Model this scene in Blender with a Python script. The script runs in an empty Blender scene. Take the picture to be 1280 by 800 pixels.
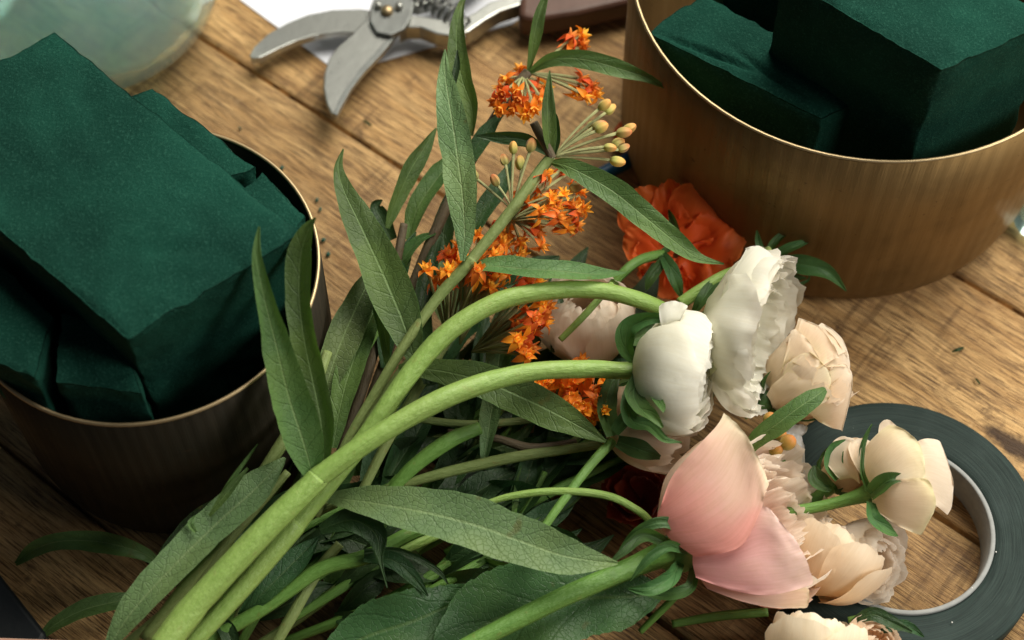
import bpy, math, random
from mathutils import Vector, Matrix, noise, Quaternion
random.seed(7)
SC = bpy.context.scene
COL = SC.collection
R = math.radians
CM = 0.01
# ------------------------------------------------------------------ camera
PITCH = R(58.8); F = 2100.0; DIST = 70.0
CAM = Vector((0, -DIST*math.cos(PITCH), DIST*math.sin(PITCH)))
def ray(px, py):
    x = (px-640)/F; y = -(py-400)/F
    return Vector((x, y*math.sin(PITCH)+math.cos(PITCH), y*math.cos(PITCH)-math.sin(PITCH)))
def P(px, py, z=0.0):
    """point at height z (cm) above the table seen at photo position px,py"""
    d = ray(px, py); return CAM + d*((z-CAM.z)/d.z)
def depth(p): return (p-CAM).dot(Vector((0, math.cos(PITCH), -math.sin(PITCH))))
def pxs(p): return depth(p)/F          # cm per pixel at p
cd = bpy.data.cameras.new('camera'); cam = bpy.data.objects.new('camera', cd); COL.objects.link(cam)
cam.location = CAM*CM; cam.rotation_euler = (math.pi/2-PITCH, 0, 0)
cd.sensor_width = 36; cd.lens = F/1280*36; cd.clip_start = .01; cd.clip_end = 50
cd.dof.use_dof = True; cd.dof.focus_distance = .615; cd.dof.aperture_fstop = 8.0
SC.camera = cam
SC.render.resolution_x = 1024; SC.render.resolution_y = 640
SC.view_settings.view_transform = 'Standard'; SC.view_settings.look = 'None'
# ------------------------------------------------------------------ mesh builder
class M:
    def __init__(s): s.v=[]; s.f=[]; s.uv=[]; s.c=[]
    def add(s, p, uv=(0,0), c=(1,1,1)): s.v.append(Vector(p)); s.uv.append(uv); s.c.append(c); return len(s.v)-1
    def grid(s, rows, uvs=None, cols=None, closed=False):
        n=len(rows); m=len(rows[0]); b=len(s.v)
        for i in range(n):
            for j in range(m):
                s.add(rows[i][j], uvs[i][j] if uvs else (j/(m-1), i/(n-1)), cols[i][j] if cols else (1,1,1))
        for i in range(n-1):
            for j in range(m if closed else m-1):
                k=(j+1)%m
                s.f.append((b+i*m+j, b+i*m+k, b+(i+1)*m+k, b+(i+1)*m+j))
        return b
def obj(name, m, mat, parent=None, smooth=True, loc=None, solid=0, bevel=0, sub=0):
    base = parent['_o'] if parent is not None and '_o' in parent else None
    o0 = Vector(base) if base is not None else Vector((0,0,0))
    if loc is not None: oo = Vector(loc)
    elif m.v: oo = sum(m.v, Vector())/len(m.v)
    else: oo = o0
    if parent is None and loc is None: oo = Vector((oo.x, oo.y, min(v.z for v in m.v)))
    me = bpy.data.meshes.new(name)
    me.from_pydata([(v-oo)*CM for v in m.v], [], m.f)
    uvl = me.uv_layers.new(name='UVMap'); ca = me.color_attributes.new('tint','FLOAT_COLOR','POINT')
    for l in me.loops: uvl.data[l.index].uv = m.uv[l.vertex_index]
    for i,c in enumerate(m.c): ca.data[i].color = (c[0],c[1],c[2],1)
    if smooth:
        for p in me.polygons: p.use_smooth=True
    me.materials.append(mat)
    o = bpy.data.objects.new(name, me); COL.objects.link(o)
    o.location = (oo-o0)*CM
    if parent is not None: o.parent = parent
    o['_o'] = list(oo)
    if solid:
        md=o.modifiers.new('s','SOLIDIFY'); md.thickness=solid*CM; md.offset=0
    if bevel:
        md=o.modifiers.new('b','BEVEL'); md.width=bevel*CM; md.segments=3; md.limit_method='ANGLE'
    if sub:
        md=o.modifiers.new('u','SUBSURF'); md.levels=sub; md.render_levels=sub
    return o
def thing(name, label, cat, loc, group=None):
    o = bpy.data.objects.new(name, None); COL.objects.link(o); o.empty_display_size=.01
    o.location = Vector(loc)*CM; o['_o']=list(loc); o['label']=label; o['category']=cat
    if group: o['group']=group
    return o
def tag(o, label, cat, group=None, kind=None):
    o['label']=label; o['category']=cat
    if group: o['group']=group
    if kind: o['kind']=kind
    return o
def cr(pts, n):
    """Catmull-Rom through tuples"""
    k=len(pts)-1; out=[]
    for i in range(n):
        t=i/(n-1)*k; a=min(int(t),k-1); t-=a
        p0=pts[max(a-1,0)]; p1=pts[a]; p2=pts[a+1]; p3=pts[min(a+2,k)]
        out.append(tuple(.5*((2*p1[q])+(-p0[q]+p2[q])*t+(2*p0[q]-5*p1[q]+4*p2[q]-p3[q])*t*t+(-p0[q]+3*p1[q]-3*p2[q]+p3[q])*t**3) for q in range(len(p1))))
    return out
def frame(T, ref):
    s = T.cross(ref)
    if s.length<1e-6: s=T.cross(Vector((1,0,0)))
    s.normalize(); return s, s.cross(T).normalized()
# ------------------------------------------------------------------ materials
def mat(name):
    m=bpy.data.materials.new(name); m.use_nodes=True; nt=m.node_tree
    for n in list(nt.nodes): nt.nodes.remove(n)
    return m, nt
class N:
    def __init__(s, nt): s.nt=nt
    def __call__(s, typ, ins=None, **kw):
        n=s.nt.nodes.new(typ)
        for k,v in kw.items(): setattr(n,k,v)
        if ins:
            for k,v in ins.items():
                if isinstance(v, bpy.types.NodeSocket): s.nt.links.new(v, n.inputs[k])
                else: n.inputs[k].default_value=v
        return n
    def math(s, op, a, b=0.0, c=None, clamp=False):
        n=s('ShaderNodeMath', {0:a,1:b}, operation=op, use_clamp=clamp)
        if c is not None:
            if isinstance(c,bpy.types.NodeSocket): s.nt.links.new(c,n.inputs[2])
            else: n.inputs[2].default_value=c
        return n.outputs[0]
    def mix(s, f, a, b, blend='MIX'):
        n=s.nt.nodes.new('ShaderNodeMix'); n.data_type='RGBA'; n.blend_type=blend
        for idx,v in ((0,f),(6,a),(7,b)):
            if isinstance(v,bpy.types.NodeSocket): s.nt.links.new(v,n.inputs[idx])
            else: n.inputs[idx].default_value = v if idx==0 else ((*v,1) if len(v)==3 else v)
        return n.outputs[2]
    def ramp(s, f, stops, interp='LINEAR'):
        n=s.nt.nodes.new('ShaderNodeValToRGB'); s.nt.links.new(f,n.inputs[0]); e=n.color_ramp; e.interpolation=interp
        while len(e.elements)<len(stops): e.elements.new(.5)
        for i,(p,c) in enumerate(stops):
            e.elements[i].position=p
            e.elements[i].color = (c,c,c,1) if isinstance(c,(int,float)) else (*c,1)
        return n.outputs[0]
    def noise(s, vec, scale, detail=4, rough=.55, dist=0):
        n=s('ShaderNodeTexNoise', {'Scale':scale,'Detail':detail,'Roughness':rough,'Distortion':dist})
        if vec is not None: s.nt.links.new(vec,n.inputs['Vector'])
        return n.outputs[0]
def finish(N_, surf, bump=None, bs=.3, bd=.001):
    o=N_('ShaderNodeOutputMaterial'); N_.nt.links.new(surf, o.inputs[0])
def leaf_mat(name, dark, light, rib, vein_f=1.25, slope=.9, trans=.3, rough=.5, serr=False, retic=1.0):
    m,nt=mat(name); n=N(nt)
    uv=n('ShaderNodeUVMap').outputs[0]; sx=n('ShaderNodeSeparateXYZ',{0:uv}); U=sx.outputs[0]; V=sx.outputs[1]
    tc=n('ShaderNodeTexCoord').outputs['Object']
    rnd=n('ShaderNodeObjectInfo').outputs['Random']
    big=n.noise(tc, 55, 4, .6); fine=n.noise(tc, 420, 3, .6)
    au=n.math('ABSOLUTE',U)
    wob=n.math('MULTIPLY',n.math('SUBTRACT',n.noise(tc,130,2,.5),.5),.55)
    q=n.math('SUBTRACT',n.math('MULTIPLY',n.math('ADD',V,wob),vein_f),n.math('MULTIPLY',au,slope))
    fr=n.math('ABSOLUTE',n.math('SUBTRACT',n.math('FRACT',q),.5))
    side=n.ramp(fr,[(0,1),(.075,0)])
    mid=n.ramp(au,[(.02,1),(.075,0)])
    vor=n('ShaderNodeTexVoronoi',{'Vector':tc,'Scale':520.0},feature='DISTANCE_TO_EDGE').outputs['Distance']
    net=n.ramp(vor,[(0,1),(.10,0)])
    base=n.mix(n.ramp(big,[(.3,0),(.7,1)]),dark,light)
    base=n.mix(n.math('MULTIPLY',fine,.35),base,tuple(c*1.5 for c in light))
    hs=n('ShaderNodeHueSaturation',{'Color':base,'Hue':n.math('ADD',n.math('MULTIPLY',rnd,.04),.475),'Value':n.math('ADD',n.math('MULTIPLY',rnd,.6),.65),'Saturation':.95})
    c=hs.outputs[0]
    c=n.mix(n.math('MULTIPLY',net,.18*retic),c,tuple(x*.5 for x in dark))
    c=n.mix(n.math('MULTIPLY',side,.22),c,tuple(x*.45 for x in dark))
    c=n.mix(n.math('MULTIPLY',mid,.75),c,rib)
    # worn spots and browned edge
    sp=n.ramp(n.noise(tc,90,2,.5),[(.70,0),(.76,1)])
    c=n.mix(n.math('MULTIPLY',sp,.5),c,(.11,.085,.02))
    pl_=n.ramp(n.noise(tc,26,3,.5),[(.48,0),(.66,1)])
    c=n.mix(n.math('MULTIPLY',pl_,.4),c,(light[0]*1.5,light[1]*1.25,light[2]*.9))
    edge=n.ramp(au,[(.93,0),(1.0,1)])
    c=n.mix(n.math('MULTIPLY',edge,.35),c,tuple(x*1.6 for x in light))
    h=n.math('SUBTRACT',n.math('ADD',n.math('MULTIPLY',big,1.2),n.math('MULTIPLY',fine,.15)),n.math('ADD',n.math('MULTIPLY',net,.22*retic),n.math('ADD',n.math('MULTIPLY',side,.35),n.math('MULTIPLY',mid,.5))))
    b=n('ShaderNodeBump',{'Strength':.55,'Distance':.0006,'Height':h}).outputs[0]
    pr=n('ShaderNodeBsdfPrincipled',{'Base Color':c,'Roughness':n.math('ADD',n.math('MULTIPLY',fine,.2),rough-.1),'Normal':b,'Specular IOR Level':.32})
    tr=n('ShaderNodeBsdfTranslucent',{'Color':n.mix(.5,c,(.12,.3,.02)),'Normal':b})
    finish(n,n('ShaderNodeMixShader',{0:trans,1:pr.outputs[0],2:tr.outputs[0]}).outputs[0])
    return m
def stem_mat(name, a, b, rough=.38, speck=.3, sss=.0, band=None):
    m,nt=mat(name); n=N(nt)
    tc=n('ShaderNodeTexCoord').outputs['Object']
    uv=n('ShaderNodeUVMap').outputs[0]
    mp=n('ShaderNodeMapping',{'Vector':uv,'Scale':(5,.6,1)}).outputs[0]
    st=n.noise(mp,3,4,.6); big=n.noise(tc,40,3,.5); fine=n.noise(tc,600,3,.6)
    c=n.mix(n.ramp(n.math('ADD',n.math('MULTIPLY',st,.6),n.math('MULTIPLY',big,.4)),[(.25,0),(.75,1)]),a,b)
    sp=n.ramp(n.noise(tc,300,2,.5),[(.66,0),(.72,1)])
    c=n.mix(n.math('MULTIPLY',sp,speck),c,(.16,.12,.03))
    c=n.mix(n.math('MULTIPLY',fine,.25),c,tuple(min(1,x*1.7) for x in b))
    c=n.mix(n.math('MULTIPLY',n.ramp(big,[(.45,0),(.8,1)]),.22),c,tuple(x*y for x,y in zip(a,(1.1,.75,.7))))
    h=n.math('ADD',n.math('MULTIPLY',st,1.0),n.math('MULTIPLY',fine,.3))
    bm=n('ShaderNodeBump',{'Strength':.8,'Distance':.0007,'Height':h}).outputs[0]
    pr=n('ShaderNodeBsdfPrincipled',{'Base Color':c,'Specular IOR Level':.35,'Roughness':n.math('ADD',n.math('MULTIPLY',fine,.4),rough-.1),'Normal':bm,'Subsurface Weight':sss,'Subsurface Radius':(.004,.006,.002),'Subsurface Scale':1.0})
    finish(n,pr.outputs[0]); return m
def petal_mat(name, trans=.35, rough=.55, veins=.25, blotch=None, bd=.0006, vary=0):
    m,nt=mat(name); n=N(nt)
    tc=n('ShaderNodeTexCoord').outputs['Object']; uv=n('ShaderNodeUVMap').outputs[0]
    at=n('ShaderNodeAttribute',attribute_name='tint').outputs['Color']
    mp=n('ShaderNodeMapping',{'Vector':uv,'Scale':(30,1.2,1)}).outputs[0]
    vn=n.noise(mp,1.6,3,.5,.4); big=n.noise(tc,70,4,.55); fine=n.noise(tc,700,2,.5)
    c=n.mix(n.math('MULTIPLY',n.ramp(vn,[(.4,0),(.65,1)]),veins),at,n.mix(1.0,at,(.86,.80,.68),'MULTIPLY'))
    if blotch: c=n.mix(n.math('MULTIPLY',n.ramp(big,[(.5,0),(.72,1)]),blotch[1]),c,blotch[0])
    if vary:
        rnd=n('ShaderNodeObjectInfo').outputs['Random']
        c=n('ShaderNodeHueSaturation',{'Color':c,'Hue':n.math('ADD',n.math('MULTIPLY',rnd,.045),.476),'Value':n.math('ADD',n.math('MULTIPLY',rnd,.4),.80)}).outputs[0]
    h=n.math('ADD',n.math('MULTIPLY',vn,.16),n.math('ADD',n.math('MULTIPLY',big,.7),n.math('MULTIPLY',fine,.05)))
    b=n('ShaderNodeBump',{'Strength':.5,'Distance':bd,'Height':h}).outputs[0]
    pr=n('ShaderNodeBsdfPrincipled',{'Base Color':c,'Roughness':rough,'Normal':b,'Sheen Weight':.15,'Specular IOR Level':.3})
    tr=n('ShaderNodeBsdfTranslucent',{'Color':c,'Normal':b})
    finish(n,n('ShaderNodeMixShader',{0:trans,1:pr.outputs[0],2:tr.outputs[0]}).outputs[0]); return m
def simple(name, col, rough=.5, metal=0, bump=0, bscale=200, var=.0, trans=0, ior=1.45, coat=0):
    m,nt=mat(name); n=N(nt); tc=n('ShaderNodeTexCoord').outputs['Object']
    nz=n.noise(tc,bscale,4,.6)
    c=n.mix(n.math('MULTIPLY',n.ramp(nz,[(.3,0),(.7,1)]),var),col,tuple(x*.45 for x in col))
    b=n('ShaderNodeBump',{'Strength':bump,'Distance':.0005,'Height':nz}).outputs[0]
    pr=n('ShaderNodeBsdfPrincipled',{'Base Color':c,'Roughness':n.math('ADD',n.math('MULTIPLY',nz,.15),rough-.07),'Metallic':metal,'Normal':b,'Transmission Weight':trans,'IOR':ior,'Coat Weight':coat})
    finish(n,pr.outputs[0]); return m
ANG=R(-38.0); GD=Vector((math.cos(ANG),math.sin(ANG),0)); GN=Vector((-math.sin(ANG),math.cos(ANG),0))
def wood_mat():
    m,nt=mat('worn_wood'); n=N(nt)
    uv=n('ShaderNodeUVMap').outputs[0]                   # x along the grain, y across, in cm
    pid=n('ShaderNodeSeparateXYZ',{0:n('ShaderNodeAttribute',attribute_name='tint').outputs['Color']}).outputs[0]
    off=n('ShaderNodeCombineXYZ',{0:n.math('MULTIPLY',pid,37.0),1:n.math('MULTIPLY',pid,11.0),2:n.math('MULTIPLY',pid,53.0)}).outputs[0]
    v=n('ShaderNodeVectorMath',{0:uv,1:off},operation='ADD').outputs[0]
    warp=n('ShaderNodeTexNoise',{'Vector':v,'Scale':.12,'Detail':3.0}).outputs['Color']
    w2=n('ShaderNodeVectorMath',{0:warp,1:(.5,.5,.5)},operation='SUBTRACT').outputs[0]
    w3=n('ShaderNodeVectorMath',{0:w2,1:(3.0,1.3,0)},operation='MULTIPLY').outputs[0]
    v2=n('ShaderNodeVectorMath',{0:v,1:w3},operation='ADD').outputs[0]
    g1=n.noise(n('ShaderNodeMapping',{'Vector':v2,'Scale':(.10,1.5,1)}).outputs[0],1,5,.65)
    g2=n.noise(n('ShaderNodeMapping',{'Vector':v2,'Scale':(.5,9,1)}).outputs[0],1,4,.6)
    g3=n.noise(n('ShaderNodeMapping',{'Vector':v,'Scale':(.9,20,1)}).outputs[0],1,3,.6)
    blot=n.noise(v,.22,4,.6); blot2=n.noise(v,.9,5,.65)
    tan=(.59,.375,.16); mid=(.40,.23,.085); drk=(.07,.032,.012)
    c=n.mix(n.ramp(g1,[(.36,0),(.62,1)]),mid,tan)
    c=n.mix(n.math('MULTIPLY',n.ramp(g2,[(.30,1),(.52,0)]),.8),c,drk)
    g4=n.noise(n('ShaderNodeMapping',{'Vector':v2,'Scale':(.45,3.2,1)}).outputs[0],1,6,.7)
    c=n.mix(n.math('MULTIPLY',n.ramp(g4,[(.38,1),(.48,0)]),.5),c,(.17,.09,.035))
    c=n.mix(n.math('MULTIPLY',n.ramp(g4,[(.55,0),(.70,1)]),.45),c,(.56,.38,.17))
    c=n.mix(n.math('MULTIPLY',n.ramp(g3,[(.38,1),(.48,0)]),.85),c,drk)
    c=n.mix(n.math('MULTIPLY',n.ramp(blot,[(.36,1),(.52,0)]),.38),c,(.20,.095,.033))
    c=n.mix(n.math('MULTIPLY',n.ramp(blot2,[(.27,1),(.37,0)]),.8),c,(.045,.024,.012))
    c=n.mix(n.math('MULTIPLY',n.ramp(blot2,[(.62,0),(.8,1)]),.45),c,(.60,.42,.22))
    # planed saw marks across the grain, in patches
    saw=n.noise(n('ShaderNodeMapping',{'Vector':v,'Rotation':(0,0,.5),'Scale':(3.2,.25,1)}).outputs[0],1,3,.6)
    pat=n.ramp(n.noise(v,.16,2,.5),[(.50,0),(.58,1)])
    c=n.mix(n.math('MULTIPLY',n.math('MULTIPLY',pat,n.ramp(saw,[(.36,1),(.5,0)])),.45),c,drk)
    # knots
    vo=n('ShaderNodeTexVoronoi',{'Vector':n('ShaderNodeMapping',{'Vector':v2,'Scale':(.085,.13,1)}).outputs[0],'Scale':1.0,'Randomness':1.0})
    kn=n.ramp(vo.outputs['Distance'],[(.03,1),(.085,0)])
    rings=n.math('ABSOLUTE',n.math('SUBTRACT',n.math('FRACT',n.math('MULTIPLY',vo.outputs['Distance'],34.0)),.5))
    ring=n.math('MULTIPLY',n.ramp(rings,[(0,1),(.22,0)]),n.ramp(vo.outputs['Distance'],[(.10,1),(.26,0)]))
    c=n.mix(n.math('MULTIPLY',ring,.5),c,drk)
    c=n.mix(n.math('MULTIPLY',kn,.9),c,(.03,.015,.008))
    kp=P(1268,556); ku,kv=kp.dot(GD),kp.dot(GN)
    dk=n('ShaderNodeVectorMath',{0:n('ShaderNodeVectorMath',{0:n('ShaderNodeVectorMath',{0:uv,1:(ku,kv,0)},operation='SUBTRACT').outputs[0],1:(.55,1.2,1)},operation='MULTIPLY').outputs[0]},operation='LENGTH').outputs['Value']
    dk=n.math('ADD',dk,n.math('MULTIPLY',n.math('SUBTRACT',blot2,.5),1.6))
    c=n.mix(n.math('MULTIPLY',n.ramp(n.math('MULTIPLY',dk,.5),[(.22,1),(.42,0)]),.93),c,(.03,.014,.007))
    tone=n.math('ADD',n.math('MULTIPLY',n.math('FRACT',n.math('MULTIPLY',pid,7.31)),.35),.80)
    c=n('ShaderNodeHueSaturation',{'Color':c,'Value':tone}).outputs[0]
    h=n.math('ADD',n.math('ADD',n.math('MULTIPLY',g2,.8),n.math('MULTIPLY',g3,.5)),n.math('MULTIPLY',blot2,.6))
    b=n('ShaderNodeBump',{'Strength':.9,'Distance':.0012,'Height':h}).outputs[0]
    ro=n.math('ADD',n.math('MULTIPLY',g2,.3),.5)
    finish(n,n('ShaderNodeBsdfPrincipled',{'Base Color':c,'Roughness':ro,'Normal':b,'Specular IOR Level':.35}).outputs[0]); return m
def foam_mat():
    m,nt=mat('floral_foam'); n=N(nt); tc=n('ShaderNodeTexCoord').outputs['Object']
    f=n.noise(tc,1100,4,.8); mdm=n.noise(tc,110,4,.65); big=n.noise(tc,28,3,.5)
    c=n.mix(n.ramp(big,[(.35,0),(.65,1)]),(.004,.031,.021),(.0075,.054,.036))
    c=n.mix(n.math('MULTIPLY',n.ramp(f,[(.52,0),(.72,1)]),.40),c,(.05,.17,.12))
    c=n.mix(n.math('MULTIPLY',n.ramp(mdm,[(.30,1),(.44,0)]),.2),c,(.006,.04,.028))
    h=n.math('ADD',n.math('MULTIPLY',f,.6),n.math('MULTIPLY',mdm,1.0))
    b=n('ShaderNodeBump',{'Strength':.9,'Distance':.0012,'Height':h}).outputs[0]
    finish(n,n('ShaderNodeBsdfPrincipled',{'Base Color':c,'Roughness':.88,'Normal':b,'Specular IOR Level':.08}).outputs[0]); return m
def brass_mat(name,a,b,rough,metal=.8):
    m,nt=mat(name); n=N(nt); tc=n('ShaderNodeTexCoord').outputs['Object']; uv=n('ShaderNodeUVMap').outputs[0]
    st=n.noise(n('ShaderNodeMapping',{'Vector':uv,'Scale':(70,.8,1)}).outputs[0],1,4,.6)
    fine=n.noise(n('ShaderNodeMapping',{'Vector':uv,'Scale':(700,5,1)}).outputs[0],1,3,.6)
    big=n.noise(tc,30,4,.6); sp=n.noise(tc,260,3,.6)
    c=n.mix(n.ramp(st,[(.3,0),(.7,1)]),a,b)
    c=n.mix(n.math('MULTIPLY',n.ramp(big,[(.5,0),(.75,1)]),.5),c,tuple(x*.45 for x in a))
    c=n.mix(n.math('MULTIPLY',n.ramp(sp,[(.66,0),(.74,1)]),.5),c,(.05,.03,.015))
    rib=n.math('SINE',n.math('MULTIPLY',n('ShaderNodeSeparateXYZ',{0:uv}).outputs[0],560.0))
    h=n.math('ADD',n.math('ADD',st,n.math('MULTIPLY',rib,.25)),n.math('MULTIPLY',fine,.5))
    bm=n('ShaderNodeBump',{'Strength':.3,'Distance':.0008,'Height':h}).outputs[0]
    finish(n,n('ShaderNodeBsdfPrincipled',{'Base Color':c,'Metallic':metal,'Specular IOR Level':.2,'Roughness':n.math('ADD',n.math('MULTIPLY',big,.25),rough),'Normal':bm}).outputs[0]); return m
def tape_mat():
    m,nt=mat('stem_wrap_tape'); n=N(nt); tc=n('ShaderNodeTexCoord').outputs['Object']
    sx=n('ShaderNodeSeparateXYZ',{0:tc}); 
    rad=n.math('SQRT',n.math('ADD',n.math('POWER',sx.outputs[0],2.0),n.math('POWER',sx.outputs[1],2.0)))
    rv=n('ShaderNodeCombineXYZ',{0:n.math('MULTIPLY',rad,1800.0)}).outputs[0]
    soft=n('ShaderNodeVectorMath',{0:rv,1:n('ShaderNodeVectorMath',{0:tc,1:(60,60,60)},operation='MULTIPLY').outputs[0]},operation='ADD').outputs[0]
    ln=n.noise(soft,1,3,.7); big=n.noise(tc,60,4,.6); sp=n.noise(tc,420,2,.5)
    c=n.mix(n.ramp(ln,[(.35,0),(.7,1)]),(.008,.017,.015),(.024,.042,.036))
    c=n.mix(n.math('MULTIPLY',n.ramp(big,[(.45,0),(.8,1)]),.4),c,(.04,.06,.055))
    c=n.mix(n.math('MULTIPLY',n.ramp(sp,[(.74,0),(.78,1)]),.7),c,(.35,.40,.36))
    b=n('ShaderNodeBump',{'Strength':.5,'Distance':.0006,'Height':ln}).outputs[0]
    finish(n,n('ShaderNodeBsdfPrincipled',{'Base Color':c,'Roughness':.72,'Specular IOR Level':.25,'Normal':b}).outputs[0]); return m
MT=dict(
 wood=wood_mat(), foam=foam_mat(), tape=tape_mat(),
 brass=brass_mat('aged_brass',(.19,.118,.045),(.235,.152,.062),.45), brass_shaded=brass_mat('shaded_brass',(.014,.012,.007),(.026,.021,.012),.55,.3), rim=simple('rim_metal',(.42,.32,.18),.45,.9,.1,90,.2),  # left bowl's metal: its shade is painted in as a near-black brass colour
 core=simple('grey_card_core',(.30,.31,.30),.75,0,.4,260,.35),
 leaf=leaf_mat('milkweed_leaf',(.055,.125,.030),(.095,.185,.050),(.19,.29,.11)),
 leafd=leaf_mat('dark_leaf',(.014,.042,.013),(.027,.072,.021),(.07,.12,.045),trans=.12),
 under=leaf_mat('pale_leaf_underside',(.085,.150,.052),(.125,.205,.080),(.24,.34,.15),vein_f=.9,slope=1.0,retic=1.5),
 roseleaf=leaf_mat('rose_leaf',(.030,.085,.026),(.055,.125,.040),(.10,.18,.06),vein_f=.55,slope=1.2,rough=.40),
 sepal=leaf_mat('sepal_green',(.030,.085,.022),(.060,.145,.038),(.09,.19,.06),vein_f=.8,retic=.5),
 stemL=stem_mat('pale_green_stem',(.145,.25,.045),(.24,.355,.095),.33,.25,.15),
 stemM=stem_mat('mid_green_stem',(.07,.17,.03),(.13,.25,.05),.35,.3),
 stemO=stem_mat('olive_stem',(.105,.155,.04),(.17,.215,.07),.45,.5),
 stemD=stem_mat('brown_stem',(.06,.045,.03),(.11,.085,.045),.45,.4),
 ped=stem_mat('pale_pedicel',(.22,.26,.10),(.36,.34,.16),.5,.2),
 white=petal_mat('white_petal',.50,.58,.2), pink=petal_mat('pink_petal',.40,.58,.45,((.80,.70,.42),.16)),
 peach=petal_mat('peach_petal',.45,.58,.25), orange=petal_mat('orange_petal',.45,.5,.25), floret=petal_mat('orange_floret',.3,.5,.2,vary=1),
 steel=simple('brushed_steel',(.42,.43,.40),.30,.8,.12,300,.35), steelD=simple('dark_steel',(.20,.21,.20),.45,.6,.2,200,.5),
 grip=simple('brown_grip',(.10,.045,.028),.5,0,.3,120,.5), paper=simple('white_paper',(.78,.80,.86),.8,0,.1,60,.03),
 blue=simple('blue_plastic',(.01,.10,.20),.4,0,.1,90,.3), black=simple('black_plastic',(.010,.014,.016),.5,0,.3,200,.4),
 card=simple('peach_card',(.72,.42,.30),.8,0,.2,200,.1), bluewhite=simple('pale_blue_card',(.42,.55,.68),.6,0,.1,90,.1),
 berry=petal_mat('berry_skin',.0,.5,.1),
)
# glass
def glass_mat():
    m,nt=mat('teal_glass'); n=N(nt)
    tc=n('ShaderNodeTexCoord').outputs['Object']; nz=n.noise(tc,22,3,.5); fz=n.noise(tc,55,3,.6)
    b=n('ShaderNodeBump',{'Strength':.6,'Distance':.003,'Height':nz}).outputs[0]
    c=n.mix(n.ramp(fz,[(.4,0),(.7,1)]),(.66,.90,.84),(.82,.95,.92))
    g=n('ShaderNodeBsdfPrincipled',{'Base Color':c,'Roughness':.06,'Transmission Weight':.88,'IOR':1.4,'Normal':b})
    finish(n,g.outputs[0]); return m
MT['glass']=glass_mat()
# ------------------------------------------------------------------ plant helpers
UP=Vector((0,0,1))
def tube(name, pts, mt, parent, seg=10, n=None, ridges=0, cap=True, px=True):
    """pts: (px,py,z,r_px)"""
    n=n or max(8,6*len(pts)); s=cr(pts,n); c=[];r=[]
    for q in s:
        p=P(q[0],q[1],q[2]); c.append(p); r.append(max(.01,q[3]*pxs(p)))
    return tube3(name,c,r,mt,parent,seg,ridges)
def tube_m(m,c,r,seg=10,ridges=0,col=(1,1,1)):
    rows=[];uvs=[];L=0; ref=UP
    for i in range(len(c)):
        T=(c[min(i+1,len(c)-1)]-c[max(i-1,0)]).normalized()
        if i==0: s_,n_=frame(T,Vector((.1,.3,1)))
        else:
            s_=(s_-T*s_.dot(T)).normalized(); n_=s_.cross(T).normalized(); L+=(c[i]-c[i-1]).length
        row=[];ur=[]
        for k in range(seg+1):
            a=k/seg*2*math.pi
            rr=r[i]*(1+(ridges*math.cos(a*3+L*.15) if ridges else 0)+.05*noise.noise(c[i]*1.7+Vector((k%seg*.6,0,0))))
            row.append(c[i]+(s_*math.cos(a)+n_*math.sin(a))*rr); ur.append((k/seg,L))
        rows.append(row);uvs.append(ur)
    # caps
    rows=[[c[0]]*(seg+1)]+rows+[[c[-1]]*(seg+1)]; uvs=[uvs[0]]+uvs+[uvs[-1]]
    m.grid(rows,uvs,[[col]*(seg+1)]*len(rows))
def tube3(name,c,r,mt,parent,seg=10,ridges=0):
    m=M(); tube_m(m,c,r,seg,ridges); return obj(name,m,mt,parent)
def leaf(parent, pts, mt='leaf', twist=0, fold=.22, wave=.06, wf=1.6, serr=0, n=34, name='leaf', roll=0, ph=None):
    """pts: (px,py,z,halfwidth_px); twist in degrees (number or (start,end))"""
    if serr: n=110
    s=cr(pts,n); c=[];w=[]
    for q in s:
        p=P(q[0],q[1],q[2]); c.append(p); w.append(max(.008,q[3]*pxs(p)))
    t0,t1 = twist if isinstance(twist,tuple) else (twist,twist)
    ph = random.uniform(0,6) if ph is None else ph
    if roll==0: roll=random.uniform(-.35,.45)
    nu=6; rows=[];uvs=[];L=0
    for i in range(n):
        T=(c[min(i+1,n-1)]-c[max(i-1,0)]).normalized()
        if i: L+=(c[i]-c[i-1]).length
        cdn=(CAM-c[i]).normalized()
        ref=(cdn*.75+UP*.4).normalized()
        sd,nn=frame(T,ref)
        a=R(t0+(t1-t0)*i/(n-1)); sd,nn=(sd*math.cos(a)+nn*math.sin(a)), (nn*math.cos(a)-sd*math.sin(a))
        row=[];ur=[]
        for j in range(-nu,nu+1):
            u=j/nu; ww=w[i]*(1+.10*noise.noise(Vector((L*.9,ph*3,(j>0)*5)))+.05*noise.noise(Vector((L*2.7,ph*3,(j>0)*9))))
            if serr and abs(j)==nu: ww*=1+serr*(1-((L*2.4)%1))
            wob=wave*math.sin(L*wf*(1 if j>0 else 1.15)+ph+(j>0)*1.7)*abs(u)**1.5*min(1,ww*1.3)
            bmp=.05*noise.noise(c[i]*.8+Vector((u*2,ph,0)))
            ra=roll*u
            row.append(c[i]+sd*(ww*u*math.cos(fold*1.0)*math.cos(ra))+nn*(ww*(fold*abs(u)**1.2+abs(math.sin(ra))*abs(u)*.5)+wob+bmp)); ur.append((u,L))
        rows.append(row);uvs.append(ur)
    m=M(); m.grid(rows,uvs); return obj(name,m,MT[mt],parent)
def lerp(a,b,t): return tuple(x+(y-x)*t for x,y in zip(a,b))
def ell(p): return p
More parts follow.
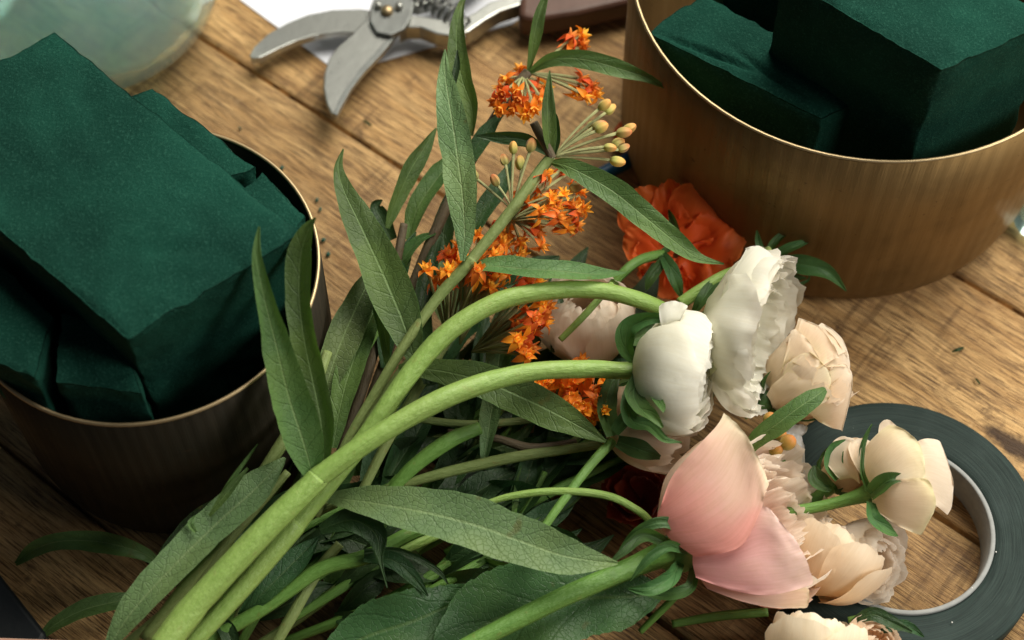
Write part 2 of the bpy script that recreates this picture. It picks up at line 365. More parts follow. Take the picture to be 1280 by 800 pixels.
def petal(parent, C, ax, Rr, az, tmax, wid, cols, mt, stretch=1.0, flare=0., ruf=.05, jag=.06, tmin=0., spiral=.06, notch=0., seed=None, nt_=20, ns=21, name='petal', curl=0.):
    """one cupped petal on an ovoid of radius Rr round axis ax; angles in degrees"""
    seed = random.uniform(0,100) if seed is None else seed
    ax=ax.normalized(); e1,e2=frame(ax,Vector((.3,.5,1)))
    rows=[];uvs=[];cl=[]
    for i in range(nt_):
        row=[];ur=[];cc=[]
        for j in range(ns):
            s=-1+2*j/(ns-1); tt=i/(nt_-1)
            lim=1-.24*abs(s)**3 - notch*math.exp(-(s*5)**2) + jag*noise.noise(Vector((s*3.2,seed,0))) + jag*.6*noise.noise(Vector((s*9,seed,3)))
            t=tt*lim
            th=R(tmin+(tmax-tmin)*t)
            rr=Rr*(1+spiral*s)
            rad=math.sin(min(th,R(178)))*rr; hh=-math.cos(th)*rr*stretch
            fl=max(0,(t-.62)/.38)
            rad+=flare*Rr*fl**1.6; hh+=abs(flare)*Rr*.25*fl-(curl*Rr*fl**2.5)
            a=R(az)+R(wid)*s*(1-.10*fl)
            dirr=e1*math.cos(a)+e2*math.sin(a)
            p=C+ax*hh+dirr*rad
            nz=noise.noise(Vector((s*1.9,t*2.2,seed)))*ruf*Rr*(.3+t*1.2)+noise.noise(Vector((s*5,t*3,seed+7)))*ruf*.5*Rr*t*t
            eg=max(abs(s)**5*min(1,t*2),max(0,tt)**8); nz+=eg*Rr*ruf*.9*noise.noise(Vector((s*7,t*7,seed+50)))
            p+=(p-C).normalized()*nz
            k=min(1,max(0,t*1.05+.12*noise.noise(Vector((s*2,t*3,seed+20)))))
            if len(cols)==3: c=lerp(cols[0],cols[1],k*2) if k<.5 else lerp(cols[1],cols[2],k*2-1)
            else: c=lerp(cols[0],cols[1],k)
            row.append(p);ur.append((s*.5+.5+seed,t*2));cc.append(c)
        rows.append(row);uvs.append(ur);cl.append(cc)
    m=M();m.grid(rows,uvs,cl); return obj(name,m,MT[mt],parent)
def patch(parent, pts, center, ab, H, off, cols, mt, ni=20, nj=20, ruf=.08, name='petal', edge=.0, seed=None, jag=0, tuck=.22, rnd=.2, frill=.10):
    """petal through a grid of photo positions laid over an ellipsoid dome: center=(px,py,z), ab = half sizes px, H = dome height cm;
    pts rows from petal base to tip, each (px,py[,extra height])"""
    seed = random.uniform(0,100) if seed is None else seed
    C0=P(*center); d0=(C0-CAM).length; toC=(CAM-C0).normalized()
    full=[[(q[0],q[1],q[2] if len(q)>2 else 0.) for q in r] for r in pts]
    A=[cr(r,nj) for r in full]; colsj=[cr([A[i][j] for i in range(len(A))],ni*4) for j in range(nj)]
    rows=[];uvs=[];cl=[]
    for i in range(ni):
        row=[];ur=[];cc=[]
        for j in range(nj):
            t=i/(ni-1); s=j/(nj-1); lim=1-rnd*abs(2*s-1)**3-(.03+jag*.008)*(.5+noise.noise(Vector((s*7,seed,1)))+.6*noise.noise(Vector((s*17,seed,5))))
            x,y,e=colsj[j][min(4*ni-1,max(0,int(round(t*lim*(4*ni-1)))))]
            q=((x-center[0])/ab[0])**2+((y-center[1])/ab[1])**2
            h=H*math.sqrt(max(0,1-q)) if q<.9 else H*math.sqrt(.1)*max(-1.5,(1-(q-.9)*4))
            eg=max(abs(2*s-1)**6,t**7 if t<1 else 1); h+=-tuck*(1-t)**4+eg*(.05+frill*noise.noise(Vector((s*11,t*9,seed+40))))
            h+=off*.6+e+ruf*noise.noise(Vector((s*2.2,t*2.4,seed)))*(.4+t)+ruf*.16*noise.noise(Vector((s*6,t*4,seed+3)))*t
            d=ray(x,y); base=CAM+d*((C0-CAM).dot(toC)/d.dot(toC))
            p=base-d.normalized()*h
            k=min(1,max(0,t+.15*noise.noise(Vector((s*2,t*3,seed+20)))))
            c=lerp(cols[0],cols[1],k*2) if (len(cols)==3 and k<.5) else (lerp(cols[1],cols[2],k*2-1) if len(cols)==3 else lerp(cols[0],cols[1],k))
            row.append(p);ur.append((s+seed,t*2));cc.append(c)
        rows.append(row);uvs.append(ur);cl.append(cc)
    m=M();m.grid(rows,uvs,cl); return obj(name,m,MT[mt],parent)
def egg(parent,name,C,ax,r,l,cols,mt,seg=14,pinch=.0,ribs=0):
    m=M(); ax=ax.normalized(); e1,e2=frame(ax,Vector((.3,.5,1))); rows=[];uvs=[];cl=[]
    for i in range(13):
        t=i/12; th=math.pi*t; row=[];ur=[];cc=[]
        for k in range(seg+1):
            a=2*math.pi*k/seg
            rr=r*math.sin(th)*(1-pinch*t)*(1+(ribs*math.cos(a*5)*math.sin(th) if ribs else 0))
            row.append(C+ax*(-math.cos(th)*l)+(e1*math.cos(a)+e2*math.sin(a))*rr); ur.append((k/seg,t)); cc.append(lerp(cols[0],cols[1],t))
        rows.append(row);uvs.append(ur);cl.append(cc)
    m.grid(rows,uvs,cl); return obj(name,m,MT[mt],parent)
#@@SETTING
# ------------------------------------------------------------------ table
ANG=R(-38.0); GD=Vector((math.cos(ANG),math.sin(ANG),0)); GN=Vector((-math.sin(ANG),math.cos(ANG),0))
m=M(); random.seed(3)
seams=[-78,-67.5,-57.2,-47,-37.2,-27,-17.1,-7,3.2,13.4,23.6,34,44,54.5,65,75]
for k in range(len(seams)-1):
    a,b=seams[k]+.09,seams[k+1]-.09; pid=random.random(); c=(pid,0,0)
    prof=[(a+.0,-2.6),(a,-.12),(a+.12,-.02),(a+.4,0),(b-.4,0),(b-.12,-.02),(b,-.12),(b,-2.6)]
    rows=[];uvs=[]
    for i in range(61):
        u=-90+3*i; row=[];ur=[]
        for q,(v,z) in enumerate(prof):
            wv=.05*noise.noise(Vector((u*.11,v*.5,pid*9))) if 0<q<7 else 0
            row.append(GD*u+GN*(v+wv)+UP*(z+(min(0,wv*.8)))); ur.append((u,v))
        rows.append(row);uvs.append(ur)
    m.grid(rows,uvs,[[c]*len(prof)]*61)
o=obj('wooden_table',m,MT['wood'],None,loc=(0,0,0)); o['kind']='structure'; o['label']='worn brown wooden plank table top under everything'; o['category']='table'
random.seed(11)
# ------------------------------------------------------------------ tins and foam
def lathe_m(C,prof,seg=96,uvv=None):
    m=M(); rows=[];uvs=[];L=0
    for i,(r,z) in enumerate(prof):
        if i: L+=math.hypot(r-prof[i-1][0],z-prof[i-1][1])
        rows.append([Vector((C[0]+r*math.cos(2*math.pi*k/seg),C[1]+r*math.sin(2*math.pi*k/seg),z)) for k in range(seg+1)])
        uvs.append([(k/seg,L*.1) for k in range(seg+1)])
    m.grid(rows,uvs); return m
def tin(cx,cy,Rr,h,label,mt='brass'):
    t=thing('brass_bowl',label,'metal bowl',(cx,cy,0),'round brass tins holding green foam')
    th=.12
    prof=[(0.0,.12),(Rr*.80,.12),(Rr*.90,.22),(Rr*.965,.75),(Rr*.985,1.6),(Rr*.995,h*.5),(Rr,h-.05),(Rr-th,h-.05),(Rr*.99-th,h*.5),(Rr*.97-th,1.6),(Rr*.90,.6),(Rr*.8,.4),(0.0,.4)]
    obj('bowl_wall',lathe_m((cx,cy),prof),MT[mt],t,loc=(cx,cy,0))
    rp=[(Rr-.06+.075*math.cos(a),h+.06*math.sin(a)) for a in [i*math.pi/5 for i in range(11)]]
    obj('rim',lathe_m((cx,cy),rp),MT['rim'],t,loc=(cx,cy,h))
    return t
RT=(13.9,9.5,9.25,10.6); LT=(-13.09,-3.92,6.3,10.0)
tin(*RT,'larger brass bowl at the back right with dark foam blocks inside')
tin(*LT,'shadowed brass bowl at left, heaped with lit green foam','brass_shaded')
def brick(top, zb, name, label, amp=.10, seed=0, nseg=26, dents=(), rnd=.25, group=None, shrink=0.0):
    """top: four corners (Vector) ccw; zb: bottom height; crumbly rounded foam block"""
    A,B,C_,D_=top; m=M(); cen=(A+B+C_+D_)/4; dz=cen.z-zb
    def pos(a,b,c):  # a,b,c in 0..1
        t=(A*(1-a)+B*a)*(1-b)+(D_*(1-a)+C_*a)*b
        k_=1-shrink*(1-c); p=Vector((cen.x+(t.x-cen.x)*k_,cen.y+(t.y-cen.y)*k_,t.z-(1-c)*(t.z-zb)))
        return p
    Lx=(B-A).length; Ly=(D_-A).length
    faces=[(lambda i,j:(i,j,1)),(lambda i,j:(i,0,j)),(lambda i,j:(i,1,j)),(lambda i,j:(0,i,j)),(lambda i,j:(1,i,j)),(lambda i,j:(i,j,0))]
    half=Vector((Lx/2,Ly/2,dz/2))
    ex=(B-A).normalized(); ey=(D_-A).normalized()
    for fi,fn in enumerate(faces):
        rows=[];nn=nseg
        for i in range(nn+1):
            row=[]
            for j in range(nn+1):
                f=lambda x:(.5-.5*math.cos(math.pi*x))*.6+x*.4
                a,b,c=fn(f(i/nn),f(j/nn)); p=pos(a,b,c)
                # round the corners: distance to edges
                da=min(a,1-a)*Lx; db=min(b,1-b)*Ly; dc=min(c,1-c)*dz
                ds=sorted([da,db,dc]); near=max(0,1-ds[1]/rnd)
                sx=(ex*(1 if a<.5 else -1))*max(0,1-da/rnd)+(ey*(1 if b<.5 else -1))*max(0,1-db/rnd)+UP*(1 if c<.5 else -1)*max(0,1-dc/rnd)
                if near>0: p=p+sx*(.18*rnd*near)*(1+.9*noise.noise(p*1.5+Vector((seed,0,0))))
                p=p+Vector((noise.noise(p*1.1+Vector((seed,1,0))),noise.noise(p*1.1+Vector((seed,5,3))),noise.noise(p*1.1+Vector((seed,9,7)))))*amp*.8
                cr_=noise.noise(p*3.5+Vector((seed,3,3)))*amp*.35*(1 if near==0 else 2.2); p=p+(cen-p).normalized()*cr_
                if c>.98:
                    for (dx,dy,rx,ry,ang,dd) in dents:
                        g=P(dx,dy,cen.z); q=p-g; q=Vector((q.x*math.cos(ang)+q.y*math.sin(ang),-q.x*math.sin(ang)+q.y*math.cos(ang),0))
                        p=p-UP*dd*math.exp(-(q.x/rx)**2-(q.y/ry)**2)
                row.append(p)
            rows.append(row)
        if fi in (1,4,5): rows=[list(reversed(r)) for r in rows]
        m.grid(rows)
    o=obj(name,m,MT['foam'],None,loc=(cen.x,cen.y,zb)); tag(o,label,'floral foam',group)
    # weld seams
    md=o.modifiers.new('w','WELD'); md.merge_threshold=.0002
    return o
G1='green floral foam pieces in the brass bowls'
z=13.6
N_=P(158,425,z);R_=P(382,290,z-.1);Fp=P(68,38,z);Lp=Fp+(N_-R_)*1.02
brick([N_,R_,Fp,Lp],4.0,'foam_block','large green foam block heaped on the left bowl, its top catching the light',.10,1,40,[(210,312,1.1,.16,.05,.25),(60,270,1.6,1.6,0,.12),(330,235,2.5,.6,-.6,.18),(180,290,2,2,0,-.1)],.32,G1,.16)
z=12.2
brick([P(250,240,z),P(320,206,z),P(190,108,z),P(120,142,z)],8.5,'foam_piece','flat foam strip poking out behind the large lit block',.14,5,22,(),.25,G1)
z=12.5
brick([P(275,255,z),P(335,330,z),P(384,270,z),P(328,214,z)],10.3,'foam_piece','small foam wedge between the large lit block and bowl rim near the tall leaves',.12,9,22,(),.25,G1)
z=11.2
brick([P(68,478,z),P(178,492,z-.2),P(150,400,z+.3),P(75,390,z+.3)],6.5,'foam_piece','small cut foam chunk in front of the large block in the left bowl',.10,13,22,(),.25,G1)
z=11.5
brick([P(-28,440,z),P(44,474,z),P(66,395,z),P(-30,300,z)],7.5,'foam_piece','foam chunk at the left picture edge leaning against the large block',.10,17,22,(),.3,G1)
z=10.6
brick([P(1028,150,z-.3),P(1098,112,z-.2),P(880,-12,z),P(806,38,z-.1)],3.5,'foam_block','low foam block with a slit across its top in the right bowl',.07,21,34,[(900,70,1.6,.10,-.45,.35),(965,92,1.5,.10,-.75,.3)],.45,G1)
z=10.9
brick([P(905,-8,z),P(1010,-20,z),P(1010,-90,z),P(880,-90,z)],3.5,'foam_block','foam block filling the far side of the right bowl behind the tall one',.07,31,20,(),.3,G1)
z=14.6
brick([P(1178,88,z),P(1330,22,z),P(1100,-90,z),P(975,-30,z)],4.5,'foam_block','tall foam block at the back of the right bowl',.07,25,34,(),.5,G1)
# ------------------------------------------------------------------ tape roll
tx,ty=14.68,-10.05
t=thing('tape_roll','roll of dark green floral tape around a grey core at lower right','tape roll',(tx,ty,0))
o=obj('tape',lathe_m((tx,ty),[(3.55,.03),(5.30,.03),(5.37,.08),(5.37,1.42),(5.30,1.5),(5.0,1.48),(4.4,1.5),(3.9,1.47),(3.55,1.5),(3.55,.03)],128),MT['tape'],t,loc=(tx,ty,0))
obj('core',lathe_m((tx,ty),[(3.36,.0),(3.545,.0),(3.545,1.56),(3.51,1.60),(3.40,1.60),(3.36,1.56),(3.36,.0)],128),MT['core'],t,loc=(tx,ty,0))
# ------------------------------------------------------------------ paper, secateurs, pen, glass, edge things
def plate(pts,z,th,name,mt,parent,bevel=.04,lift=None):
    """outline (photo positions, at height z) extruded to thickness th"""
    m=M(); n=len(pts); w=[P(q[0],q[1],z+(q[2] if len(q)>2 else 0)) for q in pts]
    for p in w: m.add(p)
    for p in w: m.add(p-UP*th)
    m.f.append(tuple(range(n))); m.f.append(tuple(reversed(range(n,2*n))))
    for i in range(n): j=(i+1)%n; m.f.append((i,i+n,j+n,j))
    # orient
    return obj(name,m,mt,parent,smooth=False,bevel=bevel)
o=plate([(290,-60),(301,0),(355,40),(425,92),(640,30),(760,-60)],.06,.03,'paper_sheet',MT['paper'],None,0); tag(o,'white paper sheet lying under the open secateurs','paper')
S=thing('secateurs','open steel secateurs with brown grips at the top of the table','secateurs',P(480,20,0))
hook=[(312,68),(318,58),(335,42),(360,28),(385,18),(415,12),(450,11),(478,14),(490,24),(478,38),(455,41),(425,40),(398,43),(370,51),(345,62),(325,72),(314,73)]
plate(hook,1.15,.40,'hook_blade',MT['steel'],S,.06)
bl=[(404,110),(405,92),(410,75),(420,60),(440,42),(460,20),(464,5),(470,-8),(500,-12),(515,5),(512,22),(498,40),(478,66),(455,90),(438,112),(426,134),(421,144),(414,142),(408,130)]
plate(bl,1.55,.32,'cutting_blade',MT['steel'],S,.08)
# ground bevel strip of the blade
plate([(421,144),(426,134),(438,112),(455,90),(478,66),(495,44),(487,46),(470,64),(448,88),(432,110),(422,128),(417,142)],1.57,.1,'blade_edge',MT['steelD'],S,.02)
plate([(463,8),(470,-10),(500,-14),(518,2),(514,22),(505,36),(488,44),(470,40),(462,26)],1.8,.25,'pivot_plate',MT['steelD'],S,.06)
for q,(bx,by,rr) in enumerate([(484,15,.28),(473,9,.17),(499,10,.19)]):
    c=P(bx,by,1.8); m=lathe_m((c.x,c.y),[(0.0,2.08),(rr*.7,2.06),(rr,1.95),(rr,1.8)],24); obj('bolt',m,MT['rim'] if q==0 else MT['steel'],S)
# spring
c=[];r=[]
for i in range(150):
    a=i/149; b=P(500+85*a,-8+42*a*a*.9+8*a,1.5); an=a*2*math.pi*11
    dr=(P(585,30,1.5)-P(500,-8,1.5)).normalized(); s_,n_=frame(dr,UP); c.append(b+(s_*math.cos(an)+n_*math.sin(an))*(.42)); r.append(.085)
tube3('spring',c,r,MT['steelD'],S,6)
lower=[(498,40),(508,34),(525,34),(545,42),(565,45),(585,40),(605,26),(625,14),(650,6),(700,2),(760,-8),(760,-30),(700,-16),(640,-6),(612,2),(595,14),(575,24),(555,24),(530,20),(512,18)]
plate(lower,1.5,.9,'handle',MT['steel'],S,.12)
plate([(648,20),(665,24),(720,16),(790,0),(850,-18),(850,-50),(760,-26),(700,-14),(650,-8)],1.75,1.3,'grip',MT['grip'],S,.3)
plate([(486,-4),(520,-14),(560,-30),(600,-60),(640,-60),(600,-24),(560,-2),(520,8)],1.6,.7,'handle',MT['steel'],S,.12)
o=tube('pen',[(745,222,.6,9),(775,206,.6,10),(810,186,.6,10),(900,140,.6,10)],MT['blue'],None,14,12); tag(o,'blue pen barrel poking out beside the right bowl','pen')
# glass vase top left
gc=P(75,-10,5.2)
prof=[(0,.55),(3.8,.55),(5.2,1.1),(6.6,2.6),(7.3,4.6),(7.2,6.6),(6.2,8.6),(4.4,10),(3.6,11),(3.6,13),(3.9,13.4),(3.75,13.5),(3.3,13),(3.3,11),(4.1,9.8),(5.8,8.4),(6.75,6.6),(6.85,4.6),(6.2,2.9),(5.0,1.7),(3.6,1.15),(0,1.1)]
prof=[(r_*.93,(z_-.5)*.93) for r_,z_ in prof]
o=obj('glass_vase',lathe_m((gc.x-.1,gc.y+2.9),prof,72),MT['glass'],None,loc=(gc.x-.1,gc.y+2.9,0)); tag(o,'pale teal rounded glass vase at the top left corner','vase')
gb=P(1290,272,.8)
o=obj('glass_stopper',lathe_m((gb.x+.3,gb.y),[(0,.02),(.7,.05),(1.0,.5),(.9,1.1),(.5,1.5),(0,1.6)],20),MT['glass'],None,smooth=False,loc=(gb.x+.3,gb.y,0)); tag(o,'small clear glass ball at the right picture edge','glass ball')
o=plate([(-60,640),(0,718),(58,792),(30,850),(-60,850)],1.2,1.1,'plastic_case',MT['black'],None,.2); tag(o,'black plastic case corner at the lower left edge','case')
o=plate([(-60,790),(0,797),(60,799),(112,801),(150,840),(-60,860)],2.4,.25,'card_sheet',MT['card'],None,.03); tag(o,'peach coloured card just showing at the bottom left corner','card')
#@@PLANTS
# ================================================================== plants
G_MILK='orange flowered milkweed stems in the bunch'
# ---- milkweed floret prototypes
def floret_mesh(seed, droop=.75):
    rnd=random.Random(seed); m=M()
    dk=(.85,.17,.012); md=(.95,.30,.02); lt=(1.0,.50,.06)
    for k in range(5):
        a=2*math.pi*k/5+rnd.uniform(-.12,.12); d=Vector((math.cos(a),math.sin(a),0)); s=Vector((-d.y,d.x,0)); dr=droop+rnd.uniform(-.35,.25)
        rows=[];cl=[];uvs=[]
        for i in range(6):
            t=i/5; r=.06+.36*t-.06*t*t; z=.10-dr*.42*t**1.5+.05*math.sin(t*3); w=.125*math.sin(math.pi*min(1,.18+t*.80))
            rows.append([d*r+s*(w*u)+UP*(z+.05*abs(u)) for u in (-1,-.5,0,.5,1)]); cl.append([lerp(md,dk,t)]*5); uvs.append([(u*.2+k,t) for u in (-1,-.5,0,.5,1)])
        m.grid(rows,uvs,cl)
        # hood
        a+=math.pi/5; d=Vector((math.cos(a),math.sin(a),0)); s=Vector((-d.y,d.x,0)); rows=[];cl=[];uvs=[]
        h=.30+rnd.uniform(-.04,.06)
        for i in range(6):
            t=i/5; r=.06+.13*t**1.3; w=.09*math.sin(math.pi*min(1,.25+t*.72))
            rows.append([d*(r+.035*(1-u*u)*1.0)+s*(w*u)+UP*(.1+h*t) for u in (-1,-.5,0,.5,1)]); cl.append([lerp(md,lt,t)]*5); uvs.append([(u*.2+k,t) for u in (-1,-.5,0,.5,1)])
        m.grid(rows,uvs,cl)
    rows=[];cl=[];uvs=[]
    for i in range(6):
        t=i/5; rows.append([Vector((math.cos(q)*.085*math.sin(math.pi*(.2+.7*t)),math.sin(q)*.085*math.sin(math.pi*(.2+.7*t)),.04+.3*t)) for q in [j*math.pi/3 for j in range(7)]]); cl.append([lt]*7); uvs.append([(0,0)]*7)
    m.grid(rows,uvs,cl)
    return m
def bud_mesh(seed):
    m=M(); rows=[];cl=[];uvs=[]
    for i in range(9):
        t=i/8; th=math.pi*t; r=.20*math.sin(th)*(1.08-.25*t); z=.27-.30*math.cos(th)
        rows.append([Vector((math.cos(q)*r*(1+.15*math.cos(5*q)),math.sin(q)*r*(1+.15*math.cos(5*q)),z)) for q in [j*math.pi/8 for j in range(17)]])
        cl.append([lerp(lerp((.36,.46,.12),(.66,.54,.17),min(1,t*1.6)),(.85,.28,.08),max(0,t-.4)*1.6)]*17); uvs.append([(j/16,t) for j in range(17)])
    m.grid(rows,uvs,cl); return m
PROTO={}
def inst(kind, seed, parent, pos, d, scale):
    key=(kind,seed)
    first = key not in PROTO
    if first:
        mm=floret_mesh(seed,[.75,.2,1.1,.5][seed%4]) if kind=='floret' else bud_mesh(seed)
        o=obj(kind,mm,MT['floret'],None,loc=(0,0,0)); PROTO[key]=o
    else:
        o=PROTO[key].copy(); COL.objects.link(o)
    o.parent=parent; o.location=(Vector(pos)-Vector(parent['_o']))*CM
    q=d.to_track_quat('Z','Y') @ Quaternion((0,0,1),random.uniform(0,6))
    o.rotation_euler=q.to_euler(); s=scale*(1.35 if kind=='floret' else 1.5)*random.uniform(.85,1.12); o.scale=(s,s,s)
    return o
def umbel(parent, hub, items, kind, scale=1.0, pr=1.6, bow=.25):
    """hub (px,py,z); items (px,py,z)"""
    H=P(*hub)
    for it in items:
        T=P(*it); mid=(H+T)/2+UP*bow*(T-H).length*.3+Vector((random.uniform(-.1,.1),random.uniform(-.1,.1),0))
        c=[];n=9
        for i in range(n):
            t=i/(n-1); c.append(H*(1-t)**2+mid*2*t*(1-t)+T*t*t)
        r=[pr*pxs(T)*(.8+.5*abs(t/(n-1)-.1)) for t in range(n)]
        tube3('pedicel',c,r,MT['ped'],parent,6)
        d=(c[-1]-c[-2]).normalized(); d=(d+UP*.25+Vector([random.uniform(-.35,.35) for _ in range(3)])).normalized()
        inst(kind,random.randrange(4),parent,T,d,scale)
def scatter(cx,cy,rx,ry,z0,z1,n,mind=.55):
    out=[];tries=0
    while len(out)<n and tries<4000:
        tries+=1; a=random.uniform(0,6.283); r=math.sqrt(random.random()); x=cx+rx*r*math.cos(a); y=cy+ry*r*math.sin(a); z=random.uniform(z0,z1)+(z1-z0)*.5*(1-r)
        p=P(x,y,z)
        if all((p-P(*q)).length>mind*(.9 if tries<2000 else .6) for q in out): out.append((x,y,z))
    return out
# ---------------------------------------------------------------- milkweed with the cut tip (front stem)
A=thing('milkweed_stem','milkweed stem with a cut tip, long drooping leaf to the right and pale orange buds','milkweed',P(400,640,3),G_MILK)
tube('stem',[(395,645,5,5.5),(430,560,6.2,6),(470,490,7,6.5),(500,440,7.6,6.5),(545,375,8.3,7),(585,330,8.9,8),(594,319,9.02,7.2),(640,262,9.6,7.2),(676,212,10,7),(690,196,10.2,7.5)],MT['stemO'],A,12)
tube('side_stem',[(690,198,10.2,6),(684,184,10.5,6),(675,168,10.8,6),(667,153,11.1,5.5)],MT['stemD'],A,10)
leaf(A,[(578,326,9.2,3),(581,290,9.6,13),(578,240,10.1,20),(570,180,10.5,21),(562,130,10.9,17),(556,90,11.1,8),(556,62,11.1,1)],'under',12,.15,.05)
leaf(A,[(585,338,8.6,3),(610,333,8.8,12),(660,336,8.9,16),(710,340,8.7,15),(750,343,8.3,9),(783,341,7.8,1)],'leaf',(35,20),.25,.08)
leaf(A,[(690,203,10.2,3),(715,210,10.5,12),(765,238,10.4,17),(805,270,9.9,17),(845,303,9.3,13),(872,322,8.9,7),(905,330,8.5,1)],'leaf',(-10,10),.18,.06)
leaf(A,[(690,196,10.2,3),(686,170,10.9,10),(684,140,11.6,11),(685,112,12.2,6),(687,88,12.6,1)],'leaf',-25,.4,.05)
leaf(A,[(692,196,10.2,2),(697,176,10.6,6),(694,150,11,7),(690,140,11,1)],'leafd',30,.3,.05)
leaf(A,[(690,196,9.8,2),(660,176,9.6,9),(625,172,9.5,8),(595,170,9.6,1)],'leafd',20,.3,.05)
umbel(A,(692,196,10.2),[(749,136,10.8),(741,160,10.6),(757,141,10.4),(745,164,10.8),(771,167,10.6),(779,164,10.2),(755,184,10.6),(773,187,10.3),(763,200,10),(735,158,10.2),(766,182,9.8)],'bud',.62,1.7)
umbel(A,(640,262,9.4),[(642,192,10.2),(662,190,10.4),(632,206,10),(622,232,9.8),(596,224,9.6),(712,237,10.0),(652,212,9.7)],'bud',.62,1.7)
umbel(A,(640,275,9.2),scatter(690,250,38,46,7.6,9.8,24,.45),'floret',.78,1.7)
umbel(A,(640,275,9.0),scatter(662,275,44,34,7.0,8.8,20,.45)+[(718,268,9.3),(706,285,8.8)],'floret',.78,1.7)
# ---------------------------------------------------------------- dark upper stem
B=thing('milkweed_stem','dark stemmed milkweed reaching the top of the photo beside the bowl','milkweed',P(450,520,2),G_MILK)
tube('stem',[(455,520,4,6),(500,400,5.5,7),(535,310,6.6,7),(570,235,7.4,7.5),(600,180,8,7.5),(640,115,8.6,7),(660,90,8.9,6.5)],MT['stemD'],B,12)
leaf(B,[(662,90,9,3),(690,74,9.6,9),(730,74,9.8,12),(775,86,9.6,11),(810,98,9.3,6),(838,113,9,1)],'leaf',(-25,-5),.2,.08)
leaf(B,[(660,90,9,3),(664,68,9.6,6),(668,45,10.2,9),(673,20,10.8,8),(680,0,11.2,5),(686,-15,11.5,1)],'leaf',(-35,-20),.25,.06)
leaf(B,[(590,170,8,3),(590,135,8.6,10),(578,100,9.2,14),(571,60,9.8,13),(572,25,10.3,8),(580,-2,10.6,3),(600,-14,10.8,1)],'leaf',(20,-20),.3,.08)
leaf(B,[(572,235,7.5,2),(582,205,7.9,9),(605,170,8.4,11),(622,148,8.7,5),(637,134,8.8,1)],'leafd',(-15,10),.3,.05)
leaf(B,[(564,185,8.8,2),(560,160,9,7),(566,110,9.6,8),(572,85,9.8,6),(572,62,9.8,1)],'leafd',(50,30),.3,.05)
umbel(B,(655,95,8.8),scatter(652,118,32,28,7.6,9.2,20,.45)+[(636,98,8.8),(655,140,8.8)],'floret',.8,1.7)
umbel(B,(664,92,8.9),[(712,50,9.2),(722,46,9),(708,62,9),(723,60,8.8)],'floret',.85,1.7)
umbel(B,(664,92,8.9),[(722,98,9),(735,108,9),(728,118,8.9),(740,118,8.6),(716,112,8.6)],'floret',.85,1.7)
# ---------------------------------------------------------------- lower clusters
Cc=thing('milkweed_stem','milkweed with deep orange flower clusters tucked under the arching pale stems','milkweed',P(440,640,2),G_MILK)
tube('stem',[(440,640,3,6),(480,560,4,6.5),(520,490,4.8,6.5),(560,425,5.6,6)],MT['stemO'],Cc,10)
umbel(Cc,(560,425,5.6),scatter(585,345,50,28,6.2,8.2,27,.45),'floret',.82,1.7)
umbel(Cc,(575,430,5.6),scatter(612,320,42,26,6.4,8.2,20,.45),'floret',.82,1.7)
umbel(Cc,(590,440,5.2),scatter(660,395,22,50,5.6,7.4,24,.45),'floret',.85,1.7)
tube('side_stem',[(500,520,4.2,5),(580,530,4,5),(660,525,3.6,5),(700,515,3.6,4)],MT['stemO'],Cc,10)
umbel(Cc,(690,515,3.6),scatter(722,486,48,36,4.4,6.0,27,.45),'floret',.85,1.7)
umbel(Cc,(620,500,4.4),scatter(650,480,30,16,4.0,4.8,6),'bud',.6,1.6)
# ---------------------------------------------------------------- white ranunculus 1 (front, lower)
cW=(.89,.88,.76); cWg=(.80,.84,.55); cWt=(.91,.90,.83)
def ranunculus(name,label,center,axpx,R0,stretch,cat='ranunculus',n=30,cols=(cWg,cW,cWt),mt='white',tops=(150,95),ruf=.05,flare=0.,grp=None):
    C=P(*center); t=thing(name,label,cat,C,grp)
    Z=P(center[0]+axpx[0],center[1]+axpx[1],center[2]+axpx[2]); ax=(Z-C).normalized()
    for k in range(n):
        f=k/(n-1)                       # 0 outer .. 1 inner
        rr=R0*(1.0-.42*f)
        tm=tops[0]-(tops[0]-tops[1])*(1-f)+random.uniform(-26,6)*min(1,3*f)
        petal(t,C,ax,rr,k*137.5+10,tm,62-14*f,cols,mt,stretch*(1-.05*f),flare*(1-f),ruf,.03,tmin=6,spiral=.05)
    return t,C,ax
G_W='white ranunculus blooms'
RA,C1,ax1=ranunculus('white_ranunculus','tight white ranunculus bud held in curled green sepals on a thick arching stem',(852,468,7.0),(58,10,.3),2.35,.74,tops=(172,128),n=34,ruf=.05,grp=G_W)
tube('stem',[(200,812,6.2,17.5),(234,768,6.4,18),(258,740,6.6,16.8),(328,665,7.2,16.2),(392,603,7.6,15.2),(404,592,7.7,13.8),(470,545,8.1,13),(560,495,8.2,13.5),(650,467,7.8,12),(730,461,7.4,11.5),(775,463,7.1,11),(800,463,7.0,11)],MT['stemL'],RA,16,n=60,ridges=.035)
